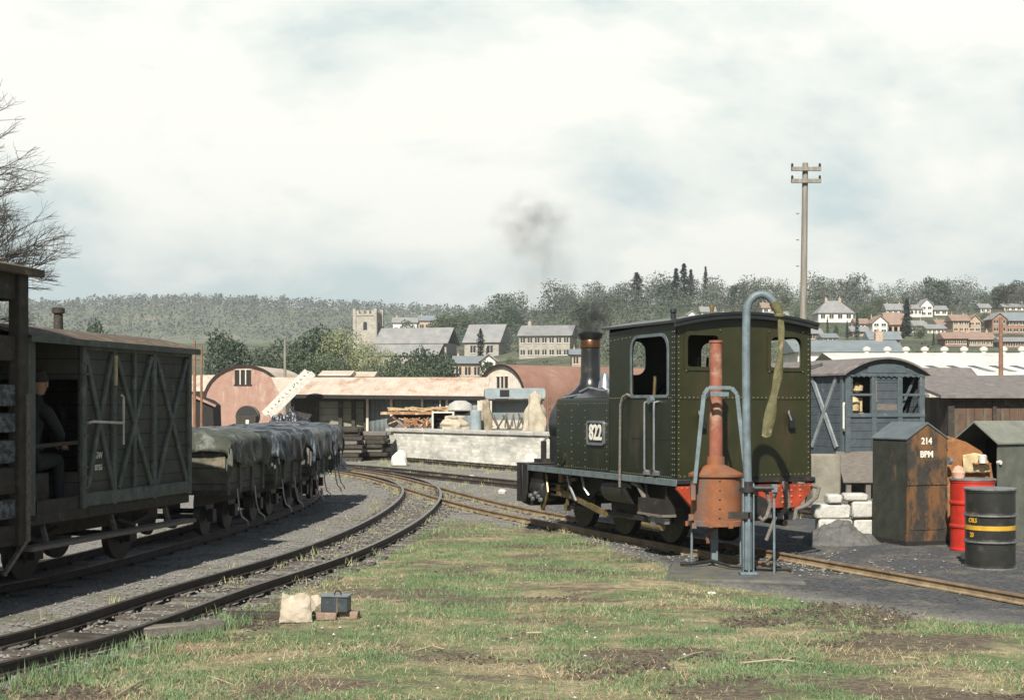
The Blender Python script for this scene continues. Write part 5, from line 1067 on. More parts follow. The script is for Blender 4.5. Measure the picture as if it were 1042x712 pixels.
# coal stack
heap('coal_heap', 'glistening heap of coal behind the sheeted wagons', 'coal heap', WX(292,38), 38, 1.75, 1.5, 1.58, m_coal, 9, 0, 90)
# white ladder conveyor
lad = thing('inclined_chute', 'white timber chute leaning up towards the rusty shed roof', 'chute', (WX(268,58),58,0)); a0 = Vector((0,0,WZ(421,58))); b0 = Vector((WX(310,58)-WX(268,58),.6,WZ(377,58)))
off = Vector((.30,-.2,-.10))
mb = MB(); mb.bar(a0,b0,.10,.22); mb.build('side_rail', m_white, lad); mb = MB(); mb.bar(a0+off,b0+off,.10,.24); mb.build('side_rail', m_white, lad)
mb = MB()
for k in range(13): t_ = k/12; mb.bar(a0.lerp(b0,t_),a0.lerp(b0,t_)+off,.12,.03)
mb.bar(a0+off*.5,b0+off*.5,.25,.02); mb.build('rungs', m_palewood, lad); mb = MB(); mb.bar((.2,.1,0),(a0.lerp(b0,.35)),.1,.1); mb.bar((1.1,.3,0),(a0.lerp(b0,.7)),.1,.1); mb.build('trestle', m_darkwood, lad)
# platform clutter (deck z=.97)
zd = .97
tr = thing('flat_trailer', 'rusty flat trailer heaped with timber on the platform', 'trailer', (WX(425,53),53,zd)); mb = MB(); mb.bb(-1.35,1.2,-.4,.6,.48,.58); mb.build('deck', m_rustjunk, tr); mb = MB(); mb.prism([(-.9,.48),(.6,.48),(.2,.12),(-.5,.12)], -.2,.4,'XZ'); mb.build('chassis', m_dark, tr)
for x in (-.9,.75):
    mb = MB(); mb.lathe([(.0,-.06),(.2,-.06),(.22,0),(.2,.06),(.0,.06)], (x,-.4,.22), 14, 0, 'Y'); mb.build('wheel', m_dark, tr)
rs = random.Random(4); mb = MB()
for k in range(26): x = rs.uniform(-1.2,.9); mb.bar((x,rs.uniform(-.4,.4),.60+rs.uniform(0,.16)),(x+rs.uniform(.3,.8),rs.uniform(-.4,.4),.60+rs.uniform(0,.16)),.05,.05)
o = mb.build('timber_heap', mat('tan_timber', (.55,.42,.24), (.36,.25,.13), scale=3, bump=.3)); o.location = (WX(425,53),53,zd); tag(o, 'loose tan timber heaped on the rusty trailer', 'timber')
mb = MB()
for k in range(60): x = rs.uniform(-1.0,1.2); y_ = rs.uniform(-.3,.3); mb.bar((x,y_,rs.uniform(.0,.35)),(x+rs.uniform(-.4,.4),y_+rs.uniform(-.2,.2),rs.uniform(.0,.4)),.06,.04)
o = mb.build('scrap_heap', m_rustjunk); o.location = (WX(432,50.5),50.5,zd); tag(o, 'low tangle of rusty scrap metal in front of the trailer', 'scrap')
def drape(name, label, loc, w_, h_, m, seed, rz=0):
    vs = []; n_ = 18; k_ = 30
    for j in range(n_+1):
        v = j/n_
        for i in range(k_):
            a = 6.283*i/k_; f = 1+.10*math.sin(a*5+seed+v*2)+.35*noise.noise(Vector((math.cos(a)*1.6+seed, math.sin(a)*1.6, v*3))); r = w_*(1-.45*v**2)*f*(1-.25*math.exp(-((v-.75)/.12)**2))
            if j == n_: r *= .35
            vs.append((r*math.cos(a), r*math.sin(a)*.7, h_*v*(1+.05*math.sin(a*2+seed))))
    fs = [(j*k_+i, j*k_+(i+1)%k_, (j+1)*k_+(i+1)%k_, (j+1)*k_+i) for j in range(n_) for i in range(k_)]+[tuple(range(n_*k_, n_*k_+k_))]
    o = MB().add(vs, fs).build(name, m); o.location = loc; o.rotation_euler = (0,0,rz); tag(o, label, 'sheet'); return o
drape('cream_sheet', 'broad cream sheet draped over goods in the middle of the platform', (WX(463,49),49,zd), .52, .46, m_creamsheet, 1)
drape('cream_sheet', 'tall cream sheet wrapped round an upright load next to the locomotive smokebox', (WX(545,44),44,zd), .34, 1.22, m_creamsheet, 5)
drape('brown_sheet', 'narrow brown sheet hanging upright at the corner of the pale arched hut', (WX(495,47.5),47.5,zd), .20, .98, mat('brown_sheet_m', (.32,.27,.19), (.2,.16,.11), scale=4, bump=.5), 3)
o = MB(); o.bb(-.42,-.36,-.3,.3,0,.55); o.bb(.3,.36,-.3,.3,0,.55); o.bb(-.42,.36,-.3,.3,.55,.6); o.bb(-.36,.3,.2,.25,0,.55,1); o = o.build('cabinet_frame', [m_white, m_dark]); o.location = (WX(452,50),50,zd); tag(o, 'small open white cupboard between the scrap and the cream sheet', 'cupboard')
ca = thing('tarred_cart', 'dark cart with a grey rounded cover behind the broad cream sheet', 'cart', (WX(474,52),52,zd)); mb = MB(); mb.prism([(-.65,.62),(.75,.62),(.55,.45),(-.5,.45)], -.3,.3,'XZ'); mb.build('body', m_dark, ca); mb = MB(); mb.lathe([(.0,.34),(.2,.33),(.42,.2),(.5,0)], (-.2,0,.66), 14); mb.build('cover', m_coping, ca); mb = MB(); mb.bb(-.5,-.42,-.2,.2,0,.45); mb.bb(.4,.48,-.2,.2,0,.45); mb.build('leg', m_dark, ca)
o = MB().lathe([(.0,0),(.20,0),(.18,.62),(.12,.66),(.0,.66)], n=16).build('churn', m_tank); o.location = (WX(484,47),47,zd); tag(o, 'pale blue-grey churn standing on the platform beside the brown sheet', 'churn')
tk = thing('tank_trailer', 'large blue-grey open-bottomed tank body raised on a frame on the platform', 'tank', (WX(521,50),50,zd), R(4)); 
mb = MB(); mb.prism(rrect(-.98,1.15,1.05,1.42,.1), -.35,.35,'XZ'); mb.build('tank', m_tank, tk, bevel=.02)
mb = MB(); mb.bb(-.9,1.1,-.34,.34,.98,1.04); mb.bb(-.45,-.12,-.36,-.345,1.12,1.36); mb.build('frame', m_dark, tk)
mb = MB(); mb.bb(-.7,1.0,.1,.16,.3,.98); mb.build('back_panel', m_tin, tk)
mb = MB()
for k in range(22): x = rs.uniform(-.8,.9); mb.bar((x,-.3,rs.uniform(0,.1)),(x+rs.uniform(-.3,.3),rs.uniform(-.2,.2),rs.uniform(.3,.55)),.04,.04)
o = mb.build('brushwood', m_twig); o.location = (WX(521,49.2),49.2,zd); tag(o, 'tangled brown rods piled below the blue-grey tank body', 'rods')
for x in (-.85,1.0): mb = MB(); mb.bb(x-.05,x+.05,-.3,.3,0,1.0); mb.build('leg', m_dark, tk)

# ================================================================ TOWN: houses
def ray_ground(px, py):
    d = 115.
    while d < 419:
        if terrain(WX(px,d), d) >= WZ(py, d): return d
        d += 1
    return 419
HB = []
def house(label, px0, px1, yr, ye, yb, mw, mr, d=None, hip=False, gable_right=False, chim=1, win=3, rows=2, rz=0, group='houses on the hillside', name='house', depth=None, front=None):
    """px0..px1 front width, yr ridge row, ye eaves row, yb base row"""
    pc = (px0+px1)/2; d = d or ray_ground(pc, yb); HB.append((px0,px1,yr,yb,d)); gz = min(terrain(WX(px0,d),d), terrain(WX(px1,d),d)); w_ = (px1-px0)/F*d; zE = WZ(ye,d)-gz; zb_ = -.8
    dp = depth or max(5, min(9, w_*.8)); zR = WZ(yr, d+(0 if gable_right else dp/2))-gz
    h = thing(name, label, 'house' if name == 'house' else name.replace('_',' '), (WX(pc,d), d, gz), rz, group)
    mb = MB(); x = w_/2
    if gable_right:      # gable faces the camera
        mb.prism([(-x,zb_),(x,zb_),(x,zE),(0,zR-.12),(-x,zE)], 0, dp, 'XZ'); mb.build('wall', mw, h)
        mb = MB(); mb.prism([(-x-.4,zE-.3),(-x-.4,zE-.1),(0,zR+.12),(x+.4,zE-.1),(x+.4,zE-.3),(0,zR-.08)], -.3, dp+.3, 'XZ'); rf = mb.build('roof', mr, h)
    else:
        mb.bb(-x,x,0,dp,zb_,zE)
        if not hip: mb.prism([(.02,zE),(dp-.02,zE),(dp/2,zR-.15)], -x+.02, x-.02, 'YZ')
        mb.build('wall', mw, h); mb = MB(); ix = min(x*.6, dp*.5) if hip else 0; o_ = .4
        mb.add([(-x-o_,-o_,zE-.1),(x+o_,-o_,zE-.1),(x+o_,dp+o_,zE-.1),(-x-o_,dp+o_,zE-.1),(-x-o_+ix*1.2,dp/2,zR),(x+o_-ix*1.2,dp/2,zR)], [(0,1,5,4),(1,2,5),(2,3,4,5),(3,0,4),(0,3,2,1)]); rf = mb.build('roof', mr, h, smooth=False)
    for k in range(chim):
        cx_ = (-x*.75, x*.75, 0)[k%3] if not hip else (-x*.4,x*.4,0)[k%3]; mb = MB(); cs = min(.32, w_*.035); chh = cs*2.2; mb.bb(cx_-cs,cx_+cs,dp/2-cs,dp/2+cs,zR-.6,zR+chh); mb.lathe([(cs*.35,zR+chh),(cs*.3,zR+chh+.35),(.0,zR+chh+.35)], (cx_,dp/2,0), 8); mb.build('chimney', mw if mw is not m_render else m_brickp, rf)
    hh = zE/rows
    for r_ in range(rows):
        for k in range(win):
            if win*rows > 24 and (k+r_)%2: continue
            cx_ = -x+w_*(k+.5)/win; wz = hh*r_+hh*.38; wh = hh*.42; ww = min(.5, w_/win*.3)
            if zE < 2: wz = zE*.35; wh = zE*.4
            mb = MB(); mb.bb(cx_-ww,cx_+ww,-.05,-.01,wz,wz+wh,0); mb.bb(cx_-ww-.08,cx_+ww+.08,-.10,-.03,wz-.1,wz,1); mb.bb(cx_-.03,cx_+.03,-.07,-.052,wz,wz+wh,1); mb.build('window', [m_glass, m_render], h)
    return h
house('white bungalow with a wide hipped grey roof and two chimneys below the big bare tree', 833,868,306,318,327, m_render, m_slate, hip=True, chim=2, win=4, rows=1)
house('pale gabled house with a steep front gable right of the pointed conifer', 888,903,321,328,340, m_render, m_tile, gable_right=True, chim=1, win=2)
house('house with a long pinkish roof adjoining the pale gabled house', 903,920,318,330,340, m_brickp, m_tile, chim=1, win=3)
house('low brick house with a broad blue slate roof under the pale gabled house', 886,916,337,345,352, m_brickr, m_slateb, chim=1, win=4, rows=1)
house('white house on the crest beside the leaning dark conifer', 903,920,309,315,322, m_render, m_slate, chim=2, win=3, rows=1)
house('white house with a pointed middle gable near the hilltop', 937,949,304,311,322, m_render, m_slate, gable_right=True, chim=0, win=2)
house('long white house extending left of the pointed gable on the hilltop', 926,938,310,314,322, m_render, m_slate, chim=1, win=3, rows=1)
house('white cottage right of the pointed gable on the hilltop', 951,964,311,315,321, m_render, m_slate, chim=1, win=2, rows=1)
house('brick house with a reddish ridge and tall left chimney on the right hillside', 970,986,320,326,339, m_brickp, m_tile, chim=2, win=3)
house('gabled pale brick house joined to the right of the reddish-ridged one', 986,998,320,327,339, m_brickp, m_tile, gable_right=True, chim=1, win=2)
house('left terrace of brick cottages above the white factory roof', 962,984,338,344,353, m_brickr, m_tile, chim=2, win=5, rows=1, name='terrace')
house('right terrace of brick cottages above the white factory roof', 985,1012,338,345,353, m_brickp, m_tile, chim=2, win=6, rows=1, name='terrace')
house('tall red brick house with a white gable at the right edge of the hillside', 1010,1024,318,324,340, m_brickr, m_slate, gable_right=True, chim=1, win=2)
house('wide orange brick house at the right edge under the dark trees', 1024,1050,318,326,340, m_brickr, m_slateb, chim=2, win=4)
house('orange brick terrace at the lower right edge of the hillside', 1020,1052,343,347,355, m_brickr, m_slate, chim=2, win=6, rows=1, name='terrace')
house('small orange brick house behind the locomotive cab roof', 824,836,334,339,347, m_brickr, m_slate, chim=1, win=2, rows=1)
house('low cottage in front of the pointed conifer', 868,884,332,337,342, m_brickp, m_slate, chim=1, win=3, rows=1)
house('small white house behind the crane neck on the hill', 714,728,312,317,323, m_render, m_slate, chim=1, win=2, rows=1)
house('tiny white gabled cottage above the cab roof whistle', 700,708,316,320,325, m_render, m_slate, gable_right=True, chim=0, win=1, rows=1)
house('grey-roofed house between the telegraph pole and the crane neck', 784,802,317,322,330, m_brickp, m_slate, chim=1, win=3)
house('white cottage left of the telegraph pole', 768,782,325,330,336, m_render, m_slateb, chim=1, win=2, rows=1)
house('white cottage low on the slope right of the telegraph pole', 838,852,339,343,349, m_render, m_slateb, chim=1, win=3, rows=1)
for a_ in (('cream bungalow left of the pale gabled house among bushes',872,884,324,329,336,m_render,m_tile,1,3,1),('white-fronted villa between the hedges at mid slope',928,942,326,331,339,m_render,m_slate,2,3,1),('long low white cottage on the terrace wall of the slope',944,962,330,334,340,m_render,m_slate,1,4,1),
  ('pinkish house on the upper slope left of the two brick houses',955,966,325,330,337,m_brickp,m_tile,1,2,2),('tiny white house on the upper slope at the right',998,1008,309,313,319,m_render,m_slate,1,2,1),('long white house on the crest at the right edge',1022,1046,309,312,317,m_render,m_slate,2,4,1),
  ('pale house between the crane neck and the telegraph pole, higher up',776,790,308,313,320,m_render,m_tile,1,2,1),('cream house low on the slope left of the telegraph pole',792,810,332,338,346,m_brickp,m_slateb,1,3,1),('small white cottage peeping over the cab roof',736,748,317,321,327,m_render,m_slateb,1,2,1)):
    house(a_[0],*a_[1:6],a_[6],a_[7],chim=a_[8],win=a_[9],rows=a_[10])
# terrace with slate roof behind the brake van, and factory
house('long low terrace with a blue-grey slate roof behind the brake van', 812,918,346,357,364, m_render, m_slateb, d=125, chim=2, win=14, rows=1, name='terrace', group=None)
fac = thing('factory', 'very long factory building with a white corrugated roof and ridge ventilators', 'factory', (WX(905,95),95,0), 0)
zE, zR = WZ(388,95), WZ(359,108); x0_, x1_ = WX(880,95)-WX(905,95), WX(1120,95)-WX(905,95)
mb = MB(); mb.bb(x0_+.3,x1_-.3,.5,25,0,zE-.05); mb.build('wall', m_tin, fac)
mb = MB(); mb.add([(x0_,0,zE),(x1_,0,zE),(x1_,13,zR),(x0_,13,zR),(x1_,26,zE),(x0_,26,zE),(x0_,0,zE-.15),(x1_,0,zE-.15)], [(0,1,2,3),(3,2,4,5),(0,6,7,1)]); mb.build('roof', m_asb, fac, recalc=False)
m_skl = mat('dirty_rooflight', (.16,.19,.18), (.1,.12,.115), scale=1, bump=.1)
for k in range(6):
    px = 930+34*k if k else 962; px = (962+22*k); u = .35+.0*k; y0 = 4; 
    xx = WX(px,95+y0)-WX(905,95); zz = zE+(zR-zE)*y0/13+.02
    mb = MB(); mb.add([(xx,y0,zz),(xx+.5,y0,zz),(xx-.15,y0+2.6,zz+(zR-zE)*2.6/13),(xx-.65,y0+2.6,zz+(zR-zE)*2.6/13)], [(0,1,2,3)]); o = mb.build('rooflight', m_skl, fac, recalc=False); so = o.modifiers.new('s','SOLIDIFY'); so.thickness = .04; so.offset = 0
for px in (882,903,922,941,961,981,1001,1021,1040):
    xx = WX(px,108)-WX(905,95); mb = MB(); mb.lathe([(.18,zR-.2),(.18,zR+.12),(.30,zR+.18),(.32,zR+.34),(.12,zR+.46),(.0,zR+.50)], (xx,13,0), 12); mb.build('ventilator', m_white, fac)
# church
ch_ = thing('church', 'grey stone parish church with a square battlemented tower', 'church', (WX(375,280),280,terrain(WX(375,280),280)), R(-12)); gz = ch_.location.z
S28 = 280/F; zt = WZ(320,280)-gz; tw = 22*S28
mb = MB(); mb.bb(-tw/2,tw/2,-tw/2,tw/2,-1,zt)
for k in range(4):
    for sx_, sy_ in ((1,0),(0,1)):
        for sg in (-1,1):
            t_ = -tw/2+tw*(k+.5)/4
            if sx_: mb.bb(t_-tw*.075,t_+tw*.075,sg*(tw/2-.2)-.2,sg*(tw/2-.2)+.2,zt,zt+.7)
            else: mb.bb(sg*(tw/2-.2)-.2,sg*(tw/2-.2)+.2,t_-tw*.075,t_+tw*.075,zt,zt+.7)
for sx_ in (-1,1):
    for sy_ in (-1,1): mb.bb(sx_*tw/2-.3,sx_*tw/2+.3,sy_*tw/2-.3,sy_*tw/2+.3,-1,zt+1.0)
mb.bb(-tw/2-.12,tw/2+.12,-tw/2-.12,tw/2+.12,zt-.35,zt-.1)
tow = mb.build('tower', m_stone, ch_)
for cx_, cy_, ax_ in ((0,-tw/2,'y'),(tw/2,0,'x')):
    mb = MB(); po = [(-.38,zt-3.1),(.38,zt-3.1),(.38,zt-1.9)]+arc(0,zt-1.9,.38,0,180,6)+[(-.38,zt-1.9)]
    mb.prism(po, -.06,.02,'XZ'); o = mb.build('belfry_window', m_glass, tow); o.location = (cx_,cy_,0); o.rotation_euler = (0,0,R(90) if ax_ == 'x' else 0)
nv = 92*S28; zr, ze = WZ(335,284)-gz, WZ(350,280)-gz
mb = MB(); mb.bb(tw/2,tw/2+nv*.82,-3.5,4.5,-1,ze); mb.build('nave_wall', m_stone, ch_); mb = MB(); mb.prism([(-4.2,ze-.2),(-4.2,ze),(.5,zr),(5.2,ze),(5.2,ze-.2),(.5,zr-.3)], tw/2+.0, tw/2+nv*.85, 'YZ'); mb.prism([(-8,ze-2.6),(-8,ze-2.4),(-4,ze-.25),(-4,ze-.5)], tw/2+.0, tw/2+nv*.8, 'YZ'); mb.build('nave_roof', m_slate, ch_)
mb = MB(); mb.bb(tw/2+.2,tw/2+nv*.78,-7.6,-3.6,-1,ze-2.6); ai = mb.build('aisle', m_stone, ch_)
for k in range(6):
    mb = MB(); xx = tw/2+1.6+(nv*.78-2.4)*k/5; po = [(xx-.5,ze-5.2),(xx+.5,ze-5.2),(xx+.5,ze-4)]+arc(xx,ze-4,.5,0,180,6,.8)+[(xx-.5,ze-4)]; mb.prism(po,-7.68,-7.58,'XZ'); mb.build('window', m_glass, ai)
house('steep-roofed stone chapel with a tall window right of the church', 472,508,330,348,366, m_stone, m_slate, d=262, chim=0, win=2, rows=1, name='chapel', group=None, rz=R(-14), depth=9)
house('tall pale stone mill with two rows of windows right of the chapel', 528,580,331,341,363, m_stone, m_slate, d=240, chim=1, win=7, rows=2, name='mill', group=None, rz=R(-10), depth=9)
house('low cottage with a pale slate roof under the chapel', 462,490,362,369,378, m_brickp, m_slateb, d=190, chim=1, win=3, rows=1, group='cottages below the church')
house('little gabled cottage between the chapel and the arched huts', 490,504,360,366,377, m_render, m_slate, d=185, gable_right=True, chim=0, win=1, group='cottages below the church')
house('white house behind the church roof', 400,424,323,328,336, m_render, m_slate, d=360, chim=1, win=4, rows=1, group='houses beyond the church')
house('pale house with a long grey roof beyond the church nave', 426,445,321,326,334, m_brickp, m_slateb, d=380, chim=1, win=3, rows=1, group='houses beyond the church')
house('grey-roofed house right of the mill', 582,606,355,360,369, m_brickp, m_slateb, d=200, chim=1, win=3, rows=1, group='cottages below the church')
house('low cream cottage just above the rusty shed roof, among the willows', 329,352,377,381,388, m_render, m_rusty, d=110, chim=0, win=2, rows=1, group='cottages below the church')
house('cream cottage right of the other one above the rusty shed roof', 355,376,378,382,388, m_brickp, m_rusty, d=112, chim=0, win=2, rows=1, group='cottages below the church')

# ================================================================ TREES
def leaf_cloud(blobs, n_, size, seed, flat=.6):
    rs = random.Random(seed); vs = []; fs = []
    tot = sum(b[3]*b[4]*b[5] for b in blobs)
    for (cx_,cy_,cz_,rx,ry,rz_) in blobs:
        k = int(n_*rx*ry*rz_/tot)+6
        for _ in range(k):
            while True:
                u = Vector((rs.uniform(-1,1),rs.uniform(-1,1),rs.uniform(-1,1)))
                if u.length <= 1: break
            if u.length < .55 and rs.random() < .6: u = u.normalized()*rs.uniform(.6,1)
            if noise.noise(u*2.6+Vector((cx_,cy_,cz_+seed))) < -.18: continue
            p = Vector((cx_+u.x*rx, cy_+u.y*ry, cz_+u.z*rz_)); s = size*rs.uniform(.5,1.3)
            a = Vector((rs.gauss(0,1),rs.gauss(0,1),rs.gauss(0,1)*flat)).normalized(); b_ = a.orthogonal().normalized(); c_ = a.cross(b_); th = rs.uniform(0,6.28); b2 = b_*math.cos(th)+c_*math.sin(th); c2 = a.cross(b2); i0 = len(vs)
            vs += [p+b2*s, p+c2*s*.7, p-b2*s*.8, p-c2*s*.6]; fs.append((i0,i0+1,i0+2,i0+3))
    return vs, fs
def blobs_round(h, w_, seed, k=9, z0=.3):
    rs = random.Random(seed); out = [(0,0,h*(z0+1)/2,w_*.36,w_*.36,h*(1-z0)*.46)]
    for i in range(k):
        a = rs.uniform(0,6.28); r = rs.uniform(.2,.33)*w_; z = h*rs.uniform(z0+.12,.86); q = w_*rs.uniform(.14,.24)
        out.append((math.cos(a)*r, math.sin(a)*r, z, q, q, q*.85*h/w_ if h < w_*1.4 else q))
    return out
def make_leafy(name, label, cat, h, w_, m, seed, n_=2600, size=.035, z0=.2):
    t_ = thing(name, label, cat); mb = MB(); mb.tube([(0,0,-.3),(.02*h,0,h*.25),(0,.01*h,h*.6)], [h*.03,h*.024,h*.01], 8)
    rs = random.Random(seed)
    for k in range(7): a = rs.uniform(0,6.28); z = h*rs.uniform(.2,.5); mb.tube([(0,0,z),(math.cos(a)*w_*.18,math.sin(a)*w_*.18,z+h*.14),(math.cos(a)*w_*.33,math.sin(a)*w_*.33,z+h*.27)], [h*.012,h*.008,h*.003], 5)
    mb.build('trunk', m_bark, t_); vs, fs = leaf_cloud(blobs_round(h, w_, seed, z0=z0), n_, size*h, seed); MB().add(vs, fs).build('crown', m, t_, smooth=False, recalc=False); freeze(t_); return t_
def make_bare(label, h, seed, m=None, depth=6, spread=.5, r0=.03, name='bare_tree', cat='tree', tw=3, l0=.26, rr=(.5,.66)):
    rs = random.Random(seed); big = MB(); small = MB()
    def grow(p, d, ln, r, lv):
        q = p+d*ln*.5+Vector((rs.gauss(0,.05),rs.gauss(0,.05),rs.gauss(0,.03)))*ln; e_ = p+d*ln+Vector((rs.gauss(0,.08),rs.gauss(0,.08),0))*ln
        (big if lv < 3 else small).tube([p,q,e_], [r,r*.82,r*.62], 6 if lv < 2 else (4 if lv < 4 else 3), 0, False)
        if lv >= depth: return
        for k in range(3 if lv < 1 else (tw if lv < depth-1 else 4)):
            nd = (d+Vector((rs.gauss(0,1),rs.gauss(0,1),rs.gauss(.12,.55)))*spread).normalized()
            if nd.z < -.25: nd.z = -.1; nd.normalize()
            grow(e_ if k < 2 else q.lerp(e_, rs.random()), nd, ln*rs.uniform(.62,.82), r*rs.uniform(*rr), lv+1)
    grow(Vector((0,0,-.02*h)), Vector((rs.gauss(0,.04),rs.gauss(0,.04),1)).normalized(), h*l0, h*r0, 0)
    t_ = thing(name, label, cat); big.build('trunk', m_bark, t_, recalc=False); small.build('twigs', m or m_twig, t_, recalc=False); freeze(t_); return t_
def make_conifer(label, h, w_, seed, col=False):
    t_ = thing('conifer', label, 'tree'); MB().tube([(0,0,-.3),(0,0,h*.9)], [h*.02,h*.004], 7).build('trunk', m_bark, t_); rs = random.Random(seed); vs = []; fs = []
    for k in range(1500):
        z = h*(.08+.92*rs.random()**1.15); f = (1-z/h); rr_ = w_/2*((f**.75) if not col else min(1,f*4)*min(1,(z/h)*6+.3)); lay = .75+.25*math.sin(z/h*40+rs.random()); a = rs.uniform(0,6.28); r = rr_*lay*rs.uniform(.35,1); p = Vector((math.cos(a)*r,math.sin(a)*r,z-r*.15)); s = h*.03*rs.uniform(.5,1.2)
        o_ = Vector((math.cos(a),math.sin(a),-.3)).normalized(); s2 = Vector((-math.sin(a),math.cos(a),rs.uniform(-.5,.5))); i0 = len(vs); vs += [p+o_*s*1.3,p+s2*s*.6,p-o_*s,p-s2*s*.6]; fs.append((i0,i0+1,i0+2,i0+3))
    MB().add(vs, fs).build('crown', m_conif, t_, smooth=False, recalc=False); freeze(t_); return t_
protos = {}
def place(kind, px, py_base, py_top, label, d=None, wscale=1, rz=None, group=None, sink=0):
    d = d or ray_ground(px, py_base); gz = terrain(WX(px,d),d); base = gz-sink; h = WZ(py_top,d)-base; key = kind; o = None
    if key not in protos:
        s = KMAKE[kind](); protos[key] = s; o = s
    else: o = copy_tree(protos[key])
    o['label'] = label
    if group: o['group'] = group
    hh = KH[kind]; s = h/hh; o.location = (WX(px,d), d, base); o.scale = (s*wscale, s*wscale, s); o.rotation_euler = (0,0,random.uniform(0,6.28) if rz is None else rz); return o
KH = {'dark':10,'dark2':10,'mid':10,'willow':10,'bare':11,'bare2':11,'con':10,'col':10,'bush':4,'bareg':11}
KMAKE = {'dark': lambda: make_leafy('evergreen_tree','t','tree',10,9,m_fol,3,3600,.028,.05), 'dark2': lambda: make_leafy('evergreen_tree','t','tree',10,11,m_fol,8,3600,.028,.02),
 'mid': lambda: make_leafy('leafy_tree','t','tree',10,10,m_folm,12,3200,.026,.08), 'willow': lambda: make_leafy('willow','t','tree',10,9,m_foll,15,4200,.016,.08),
 'bare': lambda: make_bare('t',11,5,depth=6,spread=.55,tw=3,l0=.2,rr=(.58,.70)), 'bare2': lambda: make_bare('t',11,17,depth=6,spread=.6,tw=3,l0=.19,rr=(.58,.70)), 'bareg': lambda: make_bare('t',11,29,mat('mossy_twigs',(.12,.13,.085),(.075,.085,.055),scale=3,bump=0),depth=6,spread=.62,tw=3,l0=.17,rr=(.6,.72)),
 'con': lambda: make_conifer('t',10,4.6,4), 'col': lambda: make_conifer('t',10,2.6,6,True), 'bush': lambda: make_leafy('bush','t','bush',4,6,m_folm,22,1500,.05,.0)}
gE = 'evergreen trees along the foot of the ridge'
for px, yt, kd, ws, lb, d in ((228,336,'dark',.95,'broad dark evergreen behind the reddish arched hut, leftmost of its row',170),(193,352,'bareg',1.1,'grey leafless tree left of the broad dark evergreen',160),(262,352,'dark2',.8,'low dark evergreen filling the gap right of the broad one',175),
  (288,343,'dark2',.9,'dark evergreen behind the grey wooden pole',175),(318,331,'dark',1.0,'tallest dark evergreen in the middle of its row',178),(342,334,'mid',.8,'green tree touching the tallest dark evergreen',180),(352,330,'willow',1.0,'yellow-green willow crown left of the church tower',172),
  (333,356,'mid',.9,'rounder mid-green tree in front of the row, under the tallest evergreen',150),(372,344,'willow',.8,'yellow-green willow in front of the church tower',150),(392,352,'willow',.7,'small yellow-green willow right of the church tower foot',145),
  (410,356,'dark2',.85,'dark evergreen before the church nave',140),(438,352,'dark',.8,'dark evergreen at the right end of the church nave',142),(452,358,'dark2',.75,'low dark evergreen by the cottage roofs',138),(424,366,'mid',.9,'low mid-green tree before the church nave',130),
  (302,350,'mid',.9,'mid-green tree right of the grey wooden pole',150),(362,366,'bareg',1.2,'greyish leafless tree in front of the willows',125),(347,364,'dark2',.7,'blue-green low evergreen above the cream cottages',140),(386,370,'dark2',.8,'low dark evergreen above the rusty shed roof',128),
  (395,366,'bareg',1.2,'grey leafless tree above the shed roof beside the willow',126),(498,366,'dark',.8,'dark evergreen hiding the little gabled cottage',150),(519,362,'mid',.6,'small green tree between chapel and mill',175)):
    place(kd, px, 0, yt, lb, d=d, wscale=ws, group=gE)
for px, yb, yt, lb in ((489,372,334,'dark columnar conifer against the chapel roof'),(496,372,352,'shorter dark conifer right of the columnar one at the chapel'),):
    place('col', px, yb, yt, lb, d=245, wscale=1.1)
place('dark', 519, 340, 312, 'very dark tree on the hillside behind the chapel', d=330, wscale=.75)
place('dark', 527, 340, 318, 'dark tree right of the very dark one behind the mill', d=335, wscale=.8); place('mid', 452, 340, 317, 'rounded tree beyond the church roofs', d=350, wscale=1.3); place('mid', 470, 340, 316, 'rounded tree beyond the chapel roof', d=350, wscale=1.2)
place('dark2', 415, 340, 325, 'small dark bush-like tree behind the church roof', d=345, wscale=.8)
